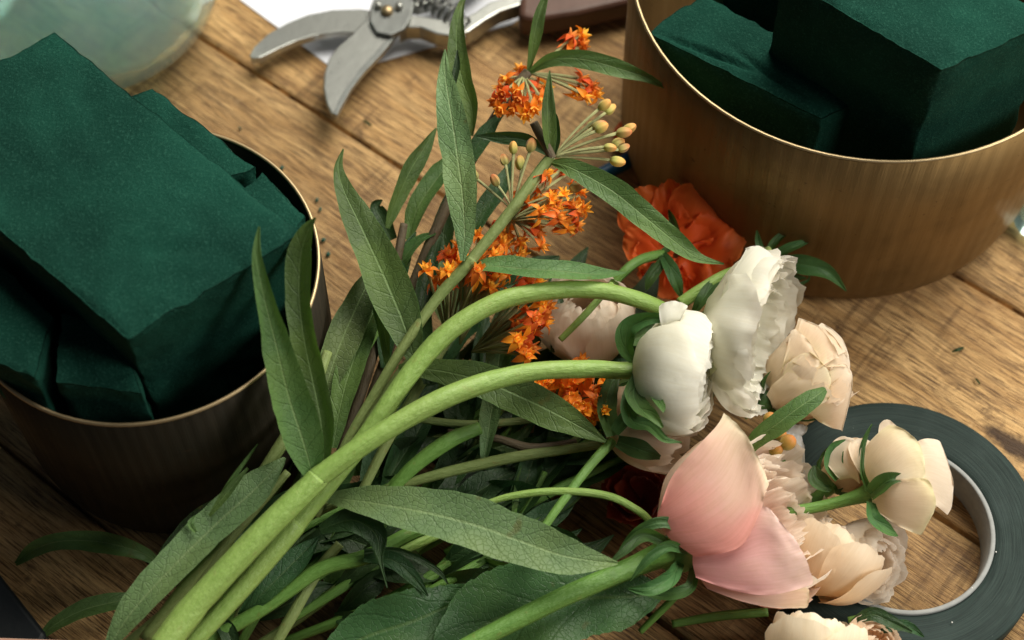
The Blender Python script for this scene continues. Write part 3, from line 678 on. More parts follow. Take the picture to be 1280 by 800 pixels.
# silhouette petals laid on the bloom
A1=dict(center=(846,466,6.9),ab=(70,110),H=1.9)
patch(RA,[[(826,408),(838,404),(850,402)],[(824,392),(840,390),(856,390)],[(824,379),(842,376),(862,380)]],off=.1,cols=(cW,cWt),mt='white',ni=8,**A1)
leaf(RA,[(797,455,7.2,5),(783,435,7.6,11),(786,412,8.1,14),(808,400,8.5,10),(830,398,8.7,6),(847,399,8.8,2)],'sepal',(20,-10),.35,.05,name='sepal')
leaf(RA,[(797,468,7.3,6),(792,492,7.6,13),(800,510,7.9,13),(815,522,8.2,9),(828,535,8.3,2)],'sepal',(0,20),.35,.10,name='sepal')
leaf(RA,[(796,470,7.2,5),(786,500,7.2,10),(790,525,7.3,11),(812,533,7.3,9),(830,550,7.2,6),(852,553,7.0,1)],'sepal',(-30,30),.4,.12,name='sepal')
leaf(RA,[(800,465,7.4,4),(815,490,8.0,7),(826,508,8.4,6),(829,516,8.5,1)],'sepal',(10,20),.3,.08,name='sepal')
# ---------------------------------------------------------------- white ranunculus 2 (tall, behind)
RB=thing('white_ranunculus','large ruffled white ranunculus seen from the side behind the tight white bud','ranunculus',P(935,430,6),G_W)
tube('stem',[(232,812,5.2,12),(300,738,5.6,12.5),(362,664,6.0,14),(376,648,6.1,12),(418,595,6.6,12.5),(462,540,7.1,12.5),(510,470,7.7,12.5),(560,415,8.2,12.5),(620,378,8.4,12),(680,364,8.3,11.5),(740,362,8.0,11),(790,372,7.6,10.5),(826,386,7.0,10),(870,410,6.4,9),(900,425,6.2,9)],MT['stemL'],RB,16,n=70,ridges=.02)
Bp=dict(center=(938,425,6.6),ab=(66,125),H=1.7)
C2=P(946,416,6.2); ax2=(P(1006,427,6.6)-C2).normalized()
for k in range(34):
    f=k/33; petal(RB,C2,ax2,3.05*(1-.55*f),k*137.5+20,112-6*f,46-10*f,(cWg,cW,cWt),'white',.62+.25*f,.08+.10*random.random(),.09,.05,tmin=6,spiral=.05,notch=.10*random.random())
patch(RB,[[(888,470),(884,440),(892,412)],[(915,440),(900,390),(905,360)],[(945,400),(925,345),(925,325)],[(966,350),(950,315),(932,312)],[(978,330),(952,308),(930,310)]],off=.35,cols=(cWg,cW,cWt),mt='white',ruf=.14,ni=30,nj=30,rnd=.08,**Bp)
# ---------------------------------------------------------------- pink garden rose
PK=thing('pink_rose','large pink garden rose lying on its side with ragged cream petal edges','rose',P(920,650,3.5))
pk=(.92,.33,.31); pl=(.93,.55,.52); pw=(.93,.80,.74); pm=(.92,.48,.44)
C3=P(925,645,3.4); axp=(P(990,612,5.2)-C3).normalized()
tube('stem',[(575,812,4.2,11),(640,778,4.3,12),(700,748,4.4,12.5),(760,722,4.3,13),(800,705,4.0,14),(830,692,4.2,17),(848,686,4.2,19)],MT['stemM'],PK,14)
C3b=P(953,650,4.1)
pe1,pe2=frame(axp,Vector((.3,.5,1))); tocam=(CAM-C3b).normalized()
def facing(az): return (pe1*math.cos(R(az))+pe2*math.sin(R(az))).dot(tocam)
for k in range(6): petal(PK,C3b,axp,2.95 if facing(k*60+20)<.15 else 2.2,k*60+20,100,42,(pk,pl,(.93,.74,.64)),'pink',.88,.08,.06,.10,tmin=8)
for k in range(40):
    f=k/39; petal(PK,C3b,axp,min(3.05-2.1*f,3.05 if facing(k*137.5+30)<.0 else 1.75),k*137.5+30,114+16*f,40-8*f,((.94,.66,.60),(.95,.78,.70),(.96,.88,.78)),'pink',.92+.35*f,.16*random.random(),.10,.12,tmin=30,notch=.12*random.random())
Pp=dict(center=(915,640,4.2),ab=(135,150),H=1.9)
patch(PK,[[(824,634),(822,640),(826,650)],[(832,596),(832,610),(842,640)],[(862,562),(870,572),(880,590)],[(896,538),(900,545),(905,560)]],off=.05,cols=((.85,.66,.48),(.87,.75,.60)),mt='pink',ruf=.05,name='petal',**Pp)
patch(PK,[[(826,632),(822,648),(836,672),(868,696)],[(840,596),(862,628),(888,664),(924,684)],[(868,562),(900,596),(928,632),(950,640)],[(896,532),(922,556),(942,590),(956,618)],[(906,514),(932,542),(950,576),(962,604)]],off=1.0,rnd=.03,cols=((.93,.34,.30),(.94,.56,.48),(.88,.80,.58)),mt='pink',ruf=.22,ni=30,nj=30,**Pp)
patch(PK,[[(866,690),(866,705),(870,722)],[(905,670),(912,700),(915,738)],[(938,636),(952,688),(958,744)],[(958,634),(978,688),(992,738)],[(966,640),(1000,682),(1022,728)]],off=.75,rnd=.06,cols=((.91,.40,.40),(.93,.54,.52),(.94,.72,.66)),mt='pink',ruf=.20,ni=30,nj=30,**Pp)
patch(PK,[[(872,712),(876,724),(884,736)],[(905,728),(915,742),(928,752)],[(955,738),(962,750),(970,760)],[(1000,735),(1000,748),(1002,760)],[(1013,730),(1012,748),(1010,763)]],off=.12,cols=((.92,.56,.48),(.93,.66,.56),(.92,.80,.60)),mt='pink',ruf=.07,**Pp)
# calyx
egg(PK,'hip',P(850,690,4.0),axp,.75,.95,((.07,.18,.03),(.14,.26,.06)),'berry')
for s in [[(848,690,4.4,5),(820,672,5.2,9),(800,670,5.6,10),(780,688,5.6,7),(760,706,5.4,1)],[(852,700,4.2,5),(838,722,4.8,11),(812,736,5.0,10),(785,736,4.8,1)],[(856,680,4.6,5),(842,656,5.4,8),(818,654,5.6,8),(790,670,5.2,6),(768,700,4.8,1)],[(868,705,4.0,5),(862,735,4.2,9),(830,745,4.0,8),(790,738,3.8,1)],[(858,690,4.8,4),(835,684,5.5,8),(810,700,5.6,7),(788,726,5.2,1)]]:
    leaf(PK,s,'sepal',random.uniform(-15,15),.5,.18,wf=2.6,name='sepal')
# ---------------------------------------------------------------- peach roses
def rose(label,center,axpx,R0,stem,stretch=1.1,n=22,cols=((.88,.76,.48),(.93,.76,.56),(.94,.84,.70)),flare=.14,top=(112,166),ruf=.09,jag=.12,mt='peach',hip=True,grp='peach garden roses',nm='peach_rose',wid=56):
    C=P(*center); t=thing(nm,label,'rose',C,grp); ax=(P(center[0]+axpx[0],center[1]+axpx[1],center[2]+axpx[2])-C).normalized()
    for k in range(n):
        f=k/(n-1); petal(t,C,ax,R0*(1-.50*f),k*137.5+random.uniform(-10,10),top[0]+(top[1]-top[0])*f,wid-14*f,cols,mt,stretch*(1-.05*f),flare*(1-.6*f),ruf,jag,tmin=7,spiral=.07)
    if hip:
        hp=C-ax*R0*stretch*1.02; egg(t,'hip',hp-ax*.1,ax,.40,.5,((.06,.17,.02),(.12,.26,.04)),'berry')
        for k in range(5):
            a=k*1.2566+random.uniform(-.2,.2); e1,e2=frame(ax,Vector((.3,.5,1))); d=e1*math.cos(a)+e2*math.sin(a)
            m=M(); rows=[];uvs=[]
            L=R0*random.uniform(.9,1.3)
            for i in range(12):
                q=i/11; th=R(18)+q*L/R0*.85; w=.33*math.sin(math.pi*min(1,.22+.78*q))*(1-q*.55)+.01
                rr=R0*1.05+.12*math.sin(q*3)*q; pc_=C+ax*(-math.cos(th)*rr*stretch)+d*(math.sin(th)*rr+.02); sd=ax.cross(d)
                rows.append([pc_+sd*(w*u)-(d*.10*abs(u)*w) for u in (-1,-.6,-.2,.2,.6,1)]); uvs.append([(u,q*2) for u in (-1,-.6,-.2,.2,.6,1)])
            m.grid(rows,uvs); obj('sepal',m,MT['sepal'],t)
    if stem: tube('stem',stem,MT['stemM'],t,10)
    return t,C,ax
pe=((.88,.80,.52),(.93,.76,.56),(.94,.83,.68))
T1,c_,a_=rose('peach rose at the upper right between the big white bloom and the bare table',(1010,470,4.4),(40,-36,1.2),1.6,[(930,520,3.2,5),(955,505,3.6,6),(975,495,3.9,7)],cols=pe)
Tp=dict(center=(1015,466,4.4),ab=(62,78),H=1.55)
patch(T1,[[(985,520),(975,500),(972,470)],[(1000,500),(990,460),(985,430)],[(1030,460),(1010,430),(995,408)],[(1058,440),(1030,415),(998,398)],[(1066,462),(1040,418),(1000,397)]],off=.10,cols=pe,mt='peach',ruf=.12,**Tp)
patch(T1,[[(972,492),(976,505),(990,515)],[(985,455),(1005,490),(1015,510)],[(1010,440),(1030,470),(1035,500)],[(1025,450),(1038,468),(1038,490)]],off=.30,cols=((.80,.78,.48),(.92,.80,.60),(.86,.80,.56)),mt='peach',ruf=.10,**Tp)
patch(T1,[[(1005,512),(1015,520),(1025,528)],[(1030,490),(1036,505),(1040,535)],[(1058,465),(1056,495),(1052,538)],[(1067,462),(1064,495),(1052,543)]],off=.12,cols=pe,mt='peach',ruf=.10,**Tp)
for pts,o_ in [([[(1000,440),(1010,450),(1018,460)],[(1020,410),(1040,432),(1052,458)],[(1030,402),(1054,425),(1066,462)]],.06),([[(990,440),(1000,450),(1010,470)],[(1000,405),(1024,420),(1040,450)],[(1003,398),(1030,412),(1052,448)]],.22),([[(1010,500),(1020,490),(1030,470)],[(1035,500),(1045,480),(1050,455)],[(1050,512),(1062,485),(1066,460)]],.04),([[(975,470),(978,460),(985,450)],[(985,430),(1000,440),(1012,460)],[(990,405),(1010,425),(1030,455)]],.3)]:
    patch(T1,pts,off=o_,cols=pe,mt='peach',ruf=.12,**Tp)
T2,c_,a_=rose('peach rose bud resting over the inner rim of the tape roll',(1132,600,4.2),(42,-8,.8),1.42,[(985,640,3.4,7),(1030,632,3.6,7),(1068,622,3.9,9),(1090,615,4.1,14)],cols=((.84,.80,.50),(.93,.78,.56),(.94,.86,.72)),flare=.06,top=(142,130),stretch=1.08,n=20)
Tq=dict(center=(1130,598,4.3),ab=(64,80),H=1.6)
patch(T2,[[(1080,590),(1084,600),(1092,612)],[(1082,560),(1105,580),(1120,605)],[(1105,535),(1130,560),(1150,600)],[(1122,528),(1150,556),(1160,598)]],off=.16,cols=((.86,.80,.52),(.93,.79,.58),(.88,.84,.58)),mt='peach',ruf=.08,**Tq)
patch(T2,[[(1092,612),(1090,622),(1092,636)],[(1115,600),(1118,630),(1120,656)],[(1150,598),(1152,630),(1148,668)],[(1166,600),(1170,632),(1155,665)]],off=.20,cols=((.90,.78,.58),(.94,.77,.56),(.84,.80,.50)),mt='peach',ruf=.07,**Tq)
patch(T2,[[(1125,570),(1130,590),(1140,620)],[(1150,550),(1162,590),(1160,625)],[(1172,550),(1186,600),(1180,640)],[(1180,560),(1192,605),(1188,648)]],off=.05,cols=((.93,.78,.60),(.94,.85,.72)),mt='peach',ruf=.10,jag=6,**Tq)
patch(T2,[[(1098,560),(1106,562),(1116,565)],[(1098,540),(1108,540),(1120,540)],[(1100,527),(1110,524),(1122,532)]],off=.0,cols=((.93,.78,.60),(.94,.85,.72)),mt='peach',ruf=.05,**Tq)
T3,c_,a_=rose('smaller peach bud with red tipped sepals, left neighbour of the bud on the tape rim',(1062,580,3.6),(26,-22,.8),.98,[(985,640,3.0,6),(1020,622,3.2,7),(1040,606,3.3,11)],cols=((.74,.66,.36),(.87,.66,.42),(.88,.72,.54)),flare=.02,top=(150,140),stretch=1.2,n=14)
Tv=dict(center=(1060,578,3.8),ab=(46,46),H=1.1)
for pts,o_ in [([[(1075,605),(1065,598),(1050,600)],[(1070,575),(1050,570),(1034,580)],[(1078,552),(1052,545),(1030,562)]],.1),([[(1080,600),(1085,590),(1095,580)],[(1065,575),(1078,568),(1092,560)],[(1058,552),(1075,548),(1094,552)]],.25)]:
    patch(T3,pts,off=o_,cols=pe,mt='peach',ruf=.08,**Tv)
for s in [[(1050,598,4.2,8),(1042,580,4.5,13),(1046,562,4.8,11),(1060,550,5.0,2)],[(1040,610,3.8,6),(1022,598,4.0,12),(1018,582,4.0,2)],[(1078,600,4.4,4),(1074,575,4.9,3),(1080,548,5.2,2),(1090,530,5.4,1)]]: leaf(T3,s,'sepal',random.uniform(-20,20),.3,.05,name='sepal')
for s in [[(1088,618,4.9,10),(1105,604,5.5,13),(1118,598,5.7,8),(1138,597,5.6,1)],[(1088,628,4.6,6),(1092,648,4.8,10),(1108,662,4.6,8),(1122,670,4.3,1)],[(1086,612,4.8,5),(1078,588,5.3,3),(1080,560,5.6,2),(1088,535,5.6,1)]]: leaf(T2,s,'sepal',random.uniform(-15,15),.3,.05,name='sepal')
T4,c_,a_=rose('ruffled apricot rose pressed against the lower right side of the pink rose',(1048,698,2.7),(26,-46,.5),1.7,None,cols=((.92,.66,.40),(.94,.74,.50),(.95,.83,.66)),flare=.16,top=(108,162),stretch=1.0,n=17,ruf=.055,jag=.035,hip=False)
T5,c_,a_=rose('pale cream pink rose showing its outer petals beside the apricot one, over the tape core',(1086,700,2.4),(40,8,1.0),1.55,None,cols=((.92,.78,.64),(.93,.82,.70),(.94,.87,.78)),flare=.14,top=(105,150),n=20,ruf=.07,jag=.08,hip=False)
T6,c_,a_=rose('apricot rose cut off by the bottom edge of the photo under the pink rose',(1022,805,3.0),(8,-50,.5),1.85,None,cols=((.94,.74,.46),(.95,.82,.60),(.95,.88,.72)),flare=.12,top=(110,162),n=17,ruf=.055,jag=.035,stretch=.95,hip=False)
T7,c_,a_=rose('small peach rose at the bottom edge lying over the lower rim of the tape roll',(1088,806,2.6),(20,-20,1.0),1.1,[(1060,775,2.4,4),(1095,772,2.6,5),(1120,785,2.4,5)],cols=((.82,.55,.30),(.87,.62,.42),(.89,.74,.58)),flare=.12,n=16,ruf=.07,jag=.08,hip=False)
for s in [[(1065,778,2.8,3),(1090,768,3.2,9),(1115,778,3.2,8),(1140,790,2.8,2)],[(1100,790,2.6,3),(1130,782,2.6,8),(1155,796,2.2,1)]]: leaf(T7,s,'leafd',0,.3,.1,name='sepal')
# ---------------------------------------------------------------- pale roses in the shade behind
T8,c_,a_=rose('blush cream rose half hidden behind the two arching pale stems',(732,398,4.2),(-6,-40,1.5),2.0,None,cols=((.84,.64,.46),(.86,.70,.56),(.87,.78,.66)),flare=.08,n=24,top=(125,165),ruf=.06,jag=.05,stretch=.9,hip=False)
T9,c_,a_=rose('cream rose bud with green sepals tucked below the tight white bud',(818,530,4.4),(36,16,.2),1.8,[(650,705,4.6,5),(690,645,5.0,5.5),(735,585,5.2,6),(765,552,5.0,7)],cols=((.80,.72,.46),(.86,.72,.54),(.86,.74,.60)),flare=.05,top=(140,130),n=16)
for s in [[(766,545,5.6,9),(758,510,6.0,13),(764,480,6.2,10),(776,462,6.2,2)],[(772,552,5.4,8),(800,562,5.6,13),(825,572,5.4,3)],[(768,540,5.8,7),(785,520,6.2,9),(800,516,6.3,2)]]: leaf(T9,s,'sepal',random.uniform(-15,15),.3,.05,name='sepal')
T11=thing('white_flower','ragged white petals in the gap between the peach roses and pink rose','flower',P(985,580,2.4))
Tw=dict(center=(985,580,2.4),ab=(40,60),H=.8)
wc2=((.84,.84,.80),(.86,.86,.84),(.86,.86,.86))
patch(T11,[[(962,600),(968,610),(978,618)],[(970,575),(985,590),(998,612)],[(985,545),(996,565),(1006,590)],[(990,538),(1002,545),(1007,560)]],off=.3,cols=wc2,mt='white',ruf=.2,jag=10,**Tw)
patch(T11,[[(985,560),(992,556),(998,548)],[(980,545),(994,542),(1008,540)],[(985,532),(998,530),(1010,530)]],off=.2,cols=wc2,mt='white',ruf=.15,jag=6,**Tw)
patch(T11,[[(950,590),(960,600),(970,606)],[(955,570),(970,580),(985,590)],[(965,552),(980,560),(992,575)]],off=.1,cols=wc2,mt='white',ruf=.15,jag=6,**Tw)
# ---------------------------------------------------------------- orange ranunculus and dark red flower
orc=((.85,.13,.015),(.93,.13,.015),(.96,.24,.05))
T10=thing('orange_flower','open orange flower leaning on the right brass bowl','ranunculus',P(850,290,2))
C10=P(850,300,2.6)
Oz=dict(center=(860,290,3.0),ab=(115,115),H=1.0)
for ang,L,W,o_ in [(122,112,42,.15),(95,108,26,.05),(60,114,46,.35),(25,108,40,.12),(-14,84,38,.05),(152,80,34,.3),(180,60,30,.1),(-62,64,40,.25),(-112,62,38,.35)]:
    a=R(ang); L*=.90; W*=.9; d=(math.cos(a),-math.sin(a)); q=(d[1],-d[0]); cx,cy=844,320
    row=lambda f,w:[(cx+d[0]*L*f*(1-.10*abs(u))+q[0]*W*w*u,cy+d[1]*L*f*(1-.10*abs(u))+q[1]*W*w*u) for u in (-1,-.5,0,.5,1)]
    patch(T10,[row(.05,.2),row(.35,.7),row(.7,1.05),row(1.0,.95)],off=o_,cols=orc,mt='orange',ruf=.42,jag=4,frill=.30,rnd=.24,nj=34,ni=22,**Oz)
tube('stem',[(700,420,3.6,5),(740,385,4.2,5.5),(775,345,4.8,6),(800,325,4.8,6.5),(828,318,4.4,7)],MT['stemM'],T10,10)
for s in [[(828,318,4.6,5),(838,335,4.9,9),(846,355,4.8,8),(852,372,4.4,2)],[(830,315,4.6,5),(846,300,4.8,6),(842,280,4.8,6),(836,262,4.6,1)],[(832,322,4.6,5),(815,345,4.7,8),(808,362,4.4,2)]]: leaf(T10,s,'sepal',random.uniform(-15,15),.3,.1,name='sepal')
o=egg(None,'orange_petal',P(790,163,.8),Vector((1,.5,.1)),.6,.9,(orc[1],orc[2]),'orange'); tag(o,'small loose orange petal by the blue pen next to the bowl','petal')
rdc=((.14,.012,.01),(.26,.03,.012),(.34,.06,.02))
T12=thing('red_flower','deep red flower in shadow to the left of the pink rose','ranunculus',P(800,620,2))
for k in range(12): petal(T12,P(798,620,2.0),Vector((-.2,-.2,1)),1.25-.05*k,k*137.5,90+3*k,48,rdc,'orange',.95,.15,.12,.1)
# ---------------------------------------------------------------- left leafy sprays
def spray(label,stem,leaves,smat='stemO',cat='leaf stem',grp=None,name='leafy_stem'):
    t=thing(name,label,cat,P(*stem[0][:3]),grp); tube('stem',stem,MT[smat],t,10)
    for l in leaves:
        kw=dict(mt='leaf',twist=0,fold=.2,wave=.07); kw.update(l[1]); leaf(t,l[0],**kw)
    return t
spray('olive stem with two tall upright leaves in front of the left bowl',[(180,800,5,8),(260,695,5.8,8.5),(330,590,6.6,8.5),(385,500,7.2,8),(410,440,7.5,6)],[
 ([(392,600,7.4,8),(380,555,8.6,26),(362,500,9.8,27),(345,430,11.4,20),(330,370,12.8,12),(321,320,13.9,7),(324,283,14.6,1)],dict(mt='leaf',twist=(-12,0),fold=.2,wave=.08)),
 ([(405,580,7.6,8),(402,530,8.6,18),(390,470,9.9,20),(380,420,11,18),(374,370,12,18),(376,320,13,18),(385,290,13.6,11),(395,272,14,1)],dict(mt='leaf',twist=(5,20),fold=.25,wave=.08)),
 ([(245,665,6.8,2),(238,655,7,4),(244,645,7,1)],dict(mt='leaf')),
 ([(262,645,6.9,2),(285,615,7.4,6),(310,585,7.8,2)],dict(mt='leaf',fold=.4)),
 ([(266,635,7,1),(290,600,7.6,3.5),(322,555,8.2,1)],dict(mt='leaf',fold=.4)),
])
spray('broad pale veined leaf on a low stem running to the bottom left of the photo',[(150,812,4,6),(230,742,4.6,6),(300,660,5,6),(360,590,5.4,5)],[
 ([(138,806,5.4,8),(165,765,5.9,20),(210,715,6.3,24),(265,660,6.6,25),(315,615,6.9,24),(345,585,7.0,10),(356,572,7,2)],dict(mt='under',twist=10,fold=.22,wave=.05)),
 ([(195,720,3.5,6),(215,690,4,14),(250,650,4.4,14),(290,615,4.8,2)],dict(mt='leafd')),
])
spray('upright leafy stem rising against the bare table left of the orange flowers',[(400,640,3,7),(435,540,4,7),(470,430,5.2,7),(495,330,6.5,6),(505,280,7,5)],[
 ([(522,462,7.2,3),(505,405,8,24),(478,340,8.7,27),(450,280,9.4,21),(430,238,9.9,12),(423,210,10.2,6),(429,186,10.5,1)],dict(mt='leaf',twist=(10,-20),fold=.2)),
 ([(484,285,6.8,3),(492,260,7.2,9),(512,215,7.8,13),(530,185,8.1,9),(545,160,8.3,1)],dict(mt='leaf',twist=-30)),
 ([(510,300,6,5),(522,262,6.4,14),(545,225,6.6,15),(570,195,6.8,8),(590,175,7,1)],dict(mt='leaf',twist=20)),
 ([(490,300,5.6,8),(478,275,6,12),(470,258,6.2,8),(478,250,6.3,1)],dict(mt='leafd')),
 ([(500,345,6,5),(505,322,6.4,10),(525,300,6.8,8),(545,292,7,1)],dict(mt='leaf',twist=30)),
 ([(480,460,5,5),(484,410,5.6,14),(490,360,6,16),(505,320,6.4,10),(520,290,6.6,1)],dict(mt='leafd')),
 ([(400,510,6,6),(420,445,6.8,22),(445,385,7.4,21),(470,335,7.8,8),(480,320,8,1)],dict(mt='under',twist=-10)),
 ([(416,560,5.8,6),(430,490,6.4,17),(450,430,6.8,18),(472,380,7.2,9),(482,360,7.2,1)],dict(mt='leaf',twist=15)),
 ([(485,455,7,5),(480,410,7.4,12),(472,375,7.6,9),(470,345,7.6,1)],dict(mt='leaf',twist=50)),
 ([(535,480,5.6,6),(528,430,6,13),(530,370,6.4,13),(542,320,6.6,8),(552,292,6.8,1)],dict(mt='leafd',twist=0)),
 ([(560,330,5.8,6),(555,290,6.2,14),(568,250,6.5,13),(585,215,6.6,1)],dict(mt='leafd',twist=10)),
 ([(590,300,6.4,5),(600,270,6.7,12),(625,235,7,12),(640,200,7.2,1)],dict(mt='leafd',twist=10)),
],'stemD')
spray('long veined leaf pointing right under the two thick pale stems',[(400,640,3.2,6),(440,560,4.2,6),(490,480,5,6),(520,440,5.4,4)],[
 ([(498,462,6.0,6),(540,462,6.3,14),(600,475,6.5,22),(660,500,6.6,24),(710,525,6.5,18),(757,552,6.2,2)],dict(mt='leaf',twist=(5,-10),fold=.12)),
 ([(605,575,3.6,5),(612,530,4,13),(620,480,4.5,16),(628,420,5,18),(634,380,5.4,10),(640,360,5.5,2)],dict(mt='under',twist=10)),
])
spray('long broad leaf with pale midrib lying across the lower middle of the bunch',[(330,690,4,6),(380,650,4.6,6),(420,630,5,5)],[
 ([(404,622,5.6,6),(450,626,5.9,18),(520,638,6.1,30),(590,655,6.2,34),(650,676,6.1,32),(710,696,5.9,24),(772,704,5.5,2)],dict(mt='under',twist=(18,0),fold=.12,wave=.05)),
 ([(400,662,5,6),(440,650,5.4,16),(470,668,5.2,14),(475,700,4.8,4),(484,735,4.4,1)],dict(mt='leafd')),
 ([(690,440,4.2,3),(700,410,4.6,10),(702,390,4.8,9),(700,372,4.8,2)],dict(mt='leafd')),
])
spray('thick green stem with dark forking leaflets in the shadow under the bunch',[(240,812,3,9),(330,760,3.4,9),(400,712,3.8,9.5),(460,695,4.0,9.5),(520,664,4,9),(600,640,3.8,7)],[
 ([(455,698,4.4,4),(490,700,4.6,11),(515,720,4.2,9),(535,745,3.8,1)],dict(mt='leafd')),
 ([(455,690,4.4,4),(500,690,4.4,5),(545,712,4.0,4),(560,730,3.8,1)],dict(mt='leafd')),
 ([(300,770,3.2,4),(330,740,3.8,14),(370,700,4,16),(400,670,4.2,1)],dict(mt='leafd')),
 ([(262,765,3.2,4),(285,790,3.4,12),(290,815,3.2,8),(285,830,3,1)],dict(mt='leafd')),
],'stemM')
spray('pair of broad saw edged rose leaves at the bottom centre',[(420,830,1.6,5),(520,812,2.0,5),(600,800,2.4,5),(690,775,2.6,4)],[
 ([(830,742,3.2,4),(790,745,3.4,34),(730,748,3.5,50),(670,757,3.5,60),(610,780,3.3,56),(565,815,3.1,30),(545,835,3,2)],dict(mt='roseleaf',serr=.045,fold=.10,wave=.16,twist=-5,roll=.001)),
 ([(600,735,3.1,3),(570,752,3.2,24),(520,775,3.3,40),(460,795,3.2,38),(420,815,3.0,20),(400,830,2.8,2)],dict(mt='roseleaf',serr=.05,fold=.1,wave=.15,twist=8)),
],'stemM')
# leaves fallen on the table at lower left
for pts,lab in [([(205,712,1.0,3),(180,692,1.9,9),(130,678,2.6,14),(80,676,2.6,12),(45,686,1.9,10),(20,705,.8,3)],'dim drooping leaf on the table just under the left brass bowl'),([(48,800,.8,3),(70,780,1.2,9),(105,762,1.4,13),(145,752,1.3,12),(180,745,1.0,3)],'short green leaf on the table at the bottom left corner')]:
    t=thing('fallen_leaf',lab,'leaf',P(*pts[0][:3])); leaf(t,pts,'leaf',10,.3,.08,name='blade')
# ---------------------------------------------------------------- loose stems in the shadow
loose=[
 ([(480,612,3.4,5),(560,590,3.8,7),(640,572,4,7),(720,560,4,6),(800,548,3.8,5)],'stemO','olive stem with slight bend crossing the dark middle of the bunch'),
 ([(470,640,3.2,6),(510,590,3.8,9),(560,552,4.2,10),(600,535,4.2,8)],'stemM','short pale green stem rising toward the veined leaf in the dark middle'),
 ([(600,632,4.8,3),(640,620,5.0,4.5),(700,614,5.2,5),(760,620,5.2,5),(800,640,4.8,5),(815,656,4.4,5)],'stemL','thin light green stem arching into the calyx of the pink rose'),
 ([(850,380,6.2,8),(880,360,6.4,8),(905,345,6.3,7.5),(930,335,6.0,7)],'stemL','short pale stem between the orange flower and the large white bloom'),
 ([(470,700,3.8,5),(520,680,3.8,7),(580,650,3.6,8)],'stemL','pale stem segment below the long broad leaf'),
 ([(340,812,2.6,7),(365,770,3,7.5),(400,710,3.4,7),(425,680,3.6,6)],'stemO','rough yellowish stem slanting up at the bottom left of centre'),
 ([(700,425,6.2,4),(725,400,6.6,4.5),(745,378,6.8,4.5),(765,355,6.8,4)],'stemL','thin stem crossing in front of the blush cream rose'),
 ([(840,780,1.4,5),(900,770,1.6,6),(960,765,1.8,6)],'stemM','dark green stem below the pink rose'),
 ([(800,790,1.6,4),(830,760,2.2,5),(850,740,2.6,4)],'stemM','small side stem under the pink rose calyx'),
 ([(560,540,3.4,4),(620,548,3.6,5),(665,560,3.6,6),(720,552,3.4,4)],'stemD','brown twig with forked tip under the pointed veined leaf'),
 ([(380,560,5,6),(420,500,5.6,6.5),(455,440,6,6),(480,400,6.2,4)],'stemM','slim stem among the upright leaves on the left side'),
]
for pts,sm,lab in loose:
    o=tube('cut_stem',pts,MT[sm],None,10); tag(o,lab,'stem')
for k in range(9):
    x,y=[(404,300),(400,262),(410,318),(396,250),(352,210),(1245,690),(1190,778),(1215,735),(300,160)][k]; zz=[.02,.02,.02,.02,.02,1.5,1.5,1.5,.02][k]
    o=egg(None,'foam_crumb' if k not in(5,6,7) else 'dust_speck',P(x,y,zz+.08),Vector((random.random(),.5,.3)),random.uniform(.06,.12) if k<5 or k==8 else .03,.12 if k<5 else .03,((.01,.07,.045),(.01,.07,.045)) if k not in(5,6,7) else ((.7,.7,.66),)*2,'berry'); tag(o,'tiny crumb of green foam fallen on the table by the left bowl' if k not in(5,6,7) else 'pale dust speck on the face of the tape roll','crumb' if k not in(5,6,7) else 'speck','foam crumbs on the table' if k not in(5,6,7) else 'specks on the tape')
for k,(x,y,z_,a,L) in enumerate([(1190,440,.05,20,16),(455,150,.05,-40,12),(1100,690,.05,60,12),(1225,480,.05,130,9)]):
    t=thing('leaf_scrap',['torn green leaf scrap on bare wood between the right bowl and the tape roll','small green leaf scrap on the wood beside the blade tip','green leaf scrap inside the ring of the tape roll','tiny green leaf scrap on the wood above the tape roll'][k],'leaf scrap',P(x,y,z_))
    d=(math.cos(R(a)),-math.sin(R(a))); leaf(t,[(x,y,.06,1),(x+d[0]*L*.5,y+d[1]*L*.5,.18,L*.16),(x+d[0]*L,y+d[1]*L,.08,1)],'leafd',0,.3,.02,name='blade',n=12)
# leaf against right bowl: lisianthus bud with narrow sepals
T13=thing('green_bud','spiky green bud with narrow curling leaflets in front of the right bowl base','bud',P(960,320,3))
tube('stem',[(900,420,3.2,5),(930,370,3.8,6),(958,325,4.2,6)],MT['stemM'],T13,8)
for s in [[(960,325,4.3,4),(985,310,4.8,7),(1010,300,4.9,3),(1016,288,4.8,1)],[(960,330,4.3,5),(1000,330,4.8,14),(1035,340,4.5,9),(1058,364,3.6,1)],[(958,325,4.3,3),(966,305,4.8,6),(985,288,5,4),(1002,278,5,1)],[(955,322,4.3,3),(948,305,4.8,5),(946,288,4.9,1)],[(958,330,4.2,3),(985,345,4.0,7),(1008,348,3.6,1)],[(965,335,4,3),(985,358,3.6,4),(1008,352,3.4,2),(1012,345,3.4,1)]]: leaf(T13,s,'sepal',random.uniform(-25,25),.35,.05,name='leaflet')
egg(T13,'bud',P(955,322,4.4),P(965,300,5)-P(955,322,4.4),.28,.5,((.2,.35,.06),(.5,.6,.2)),'berry')
T14=thing('leaf_bud','small folded green bud wedged between the two white blooms','bud',P(880,375,5.6))
for s in [[(868,390,6.2,4),(878,375,6.6,9),(890,358,6.6,8),(905,345,6.2,1)],[(875,398,6.2,4),(890,385,6.6,8),(900,365,6.8,6),(915,350,6.6,1)]]: leaf(T14,s,'sepal',random.uniform(-25,25),.4,.05,name='leaflet')
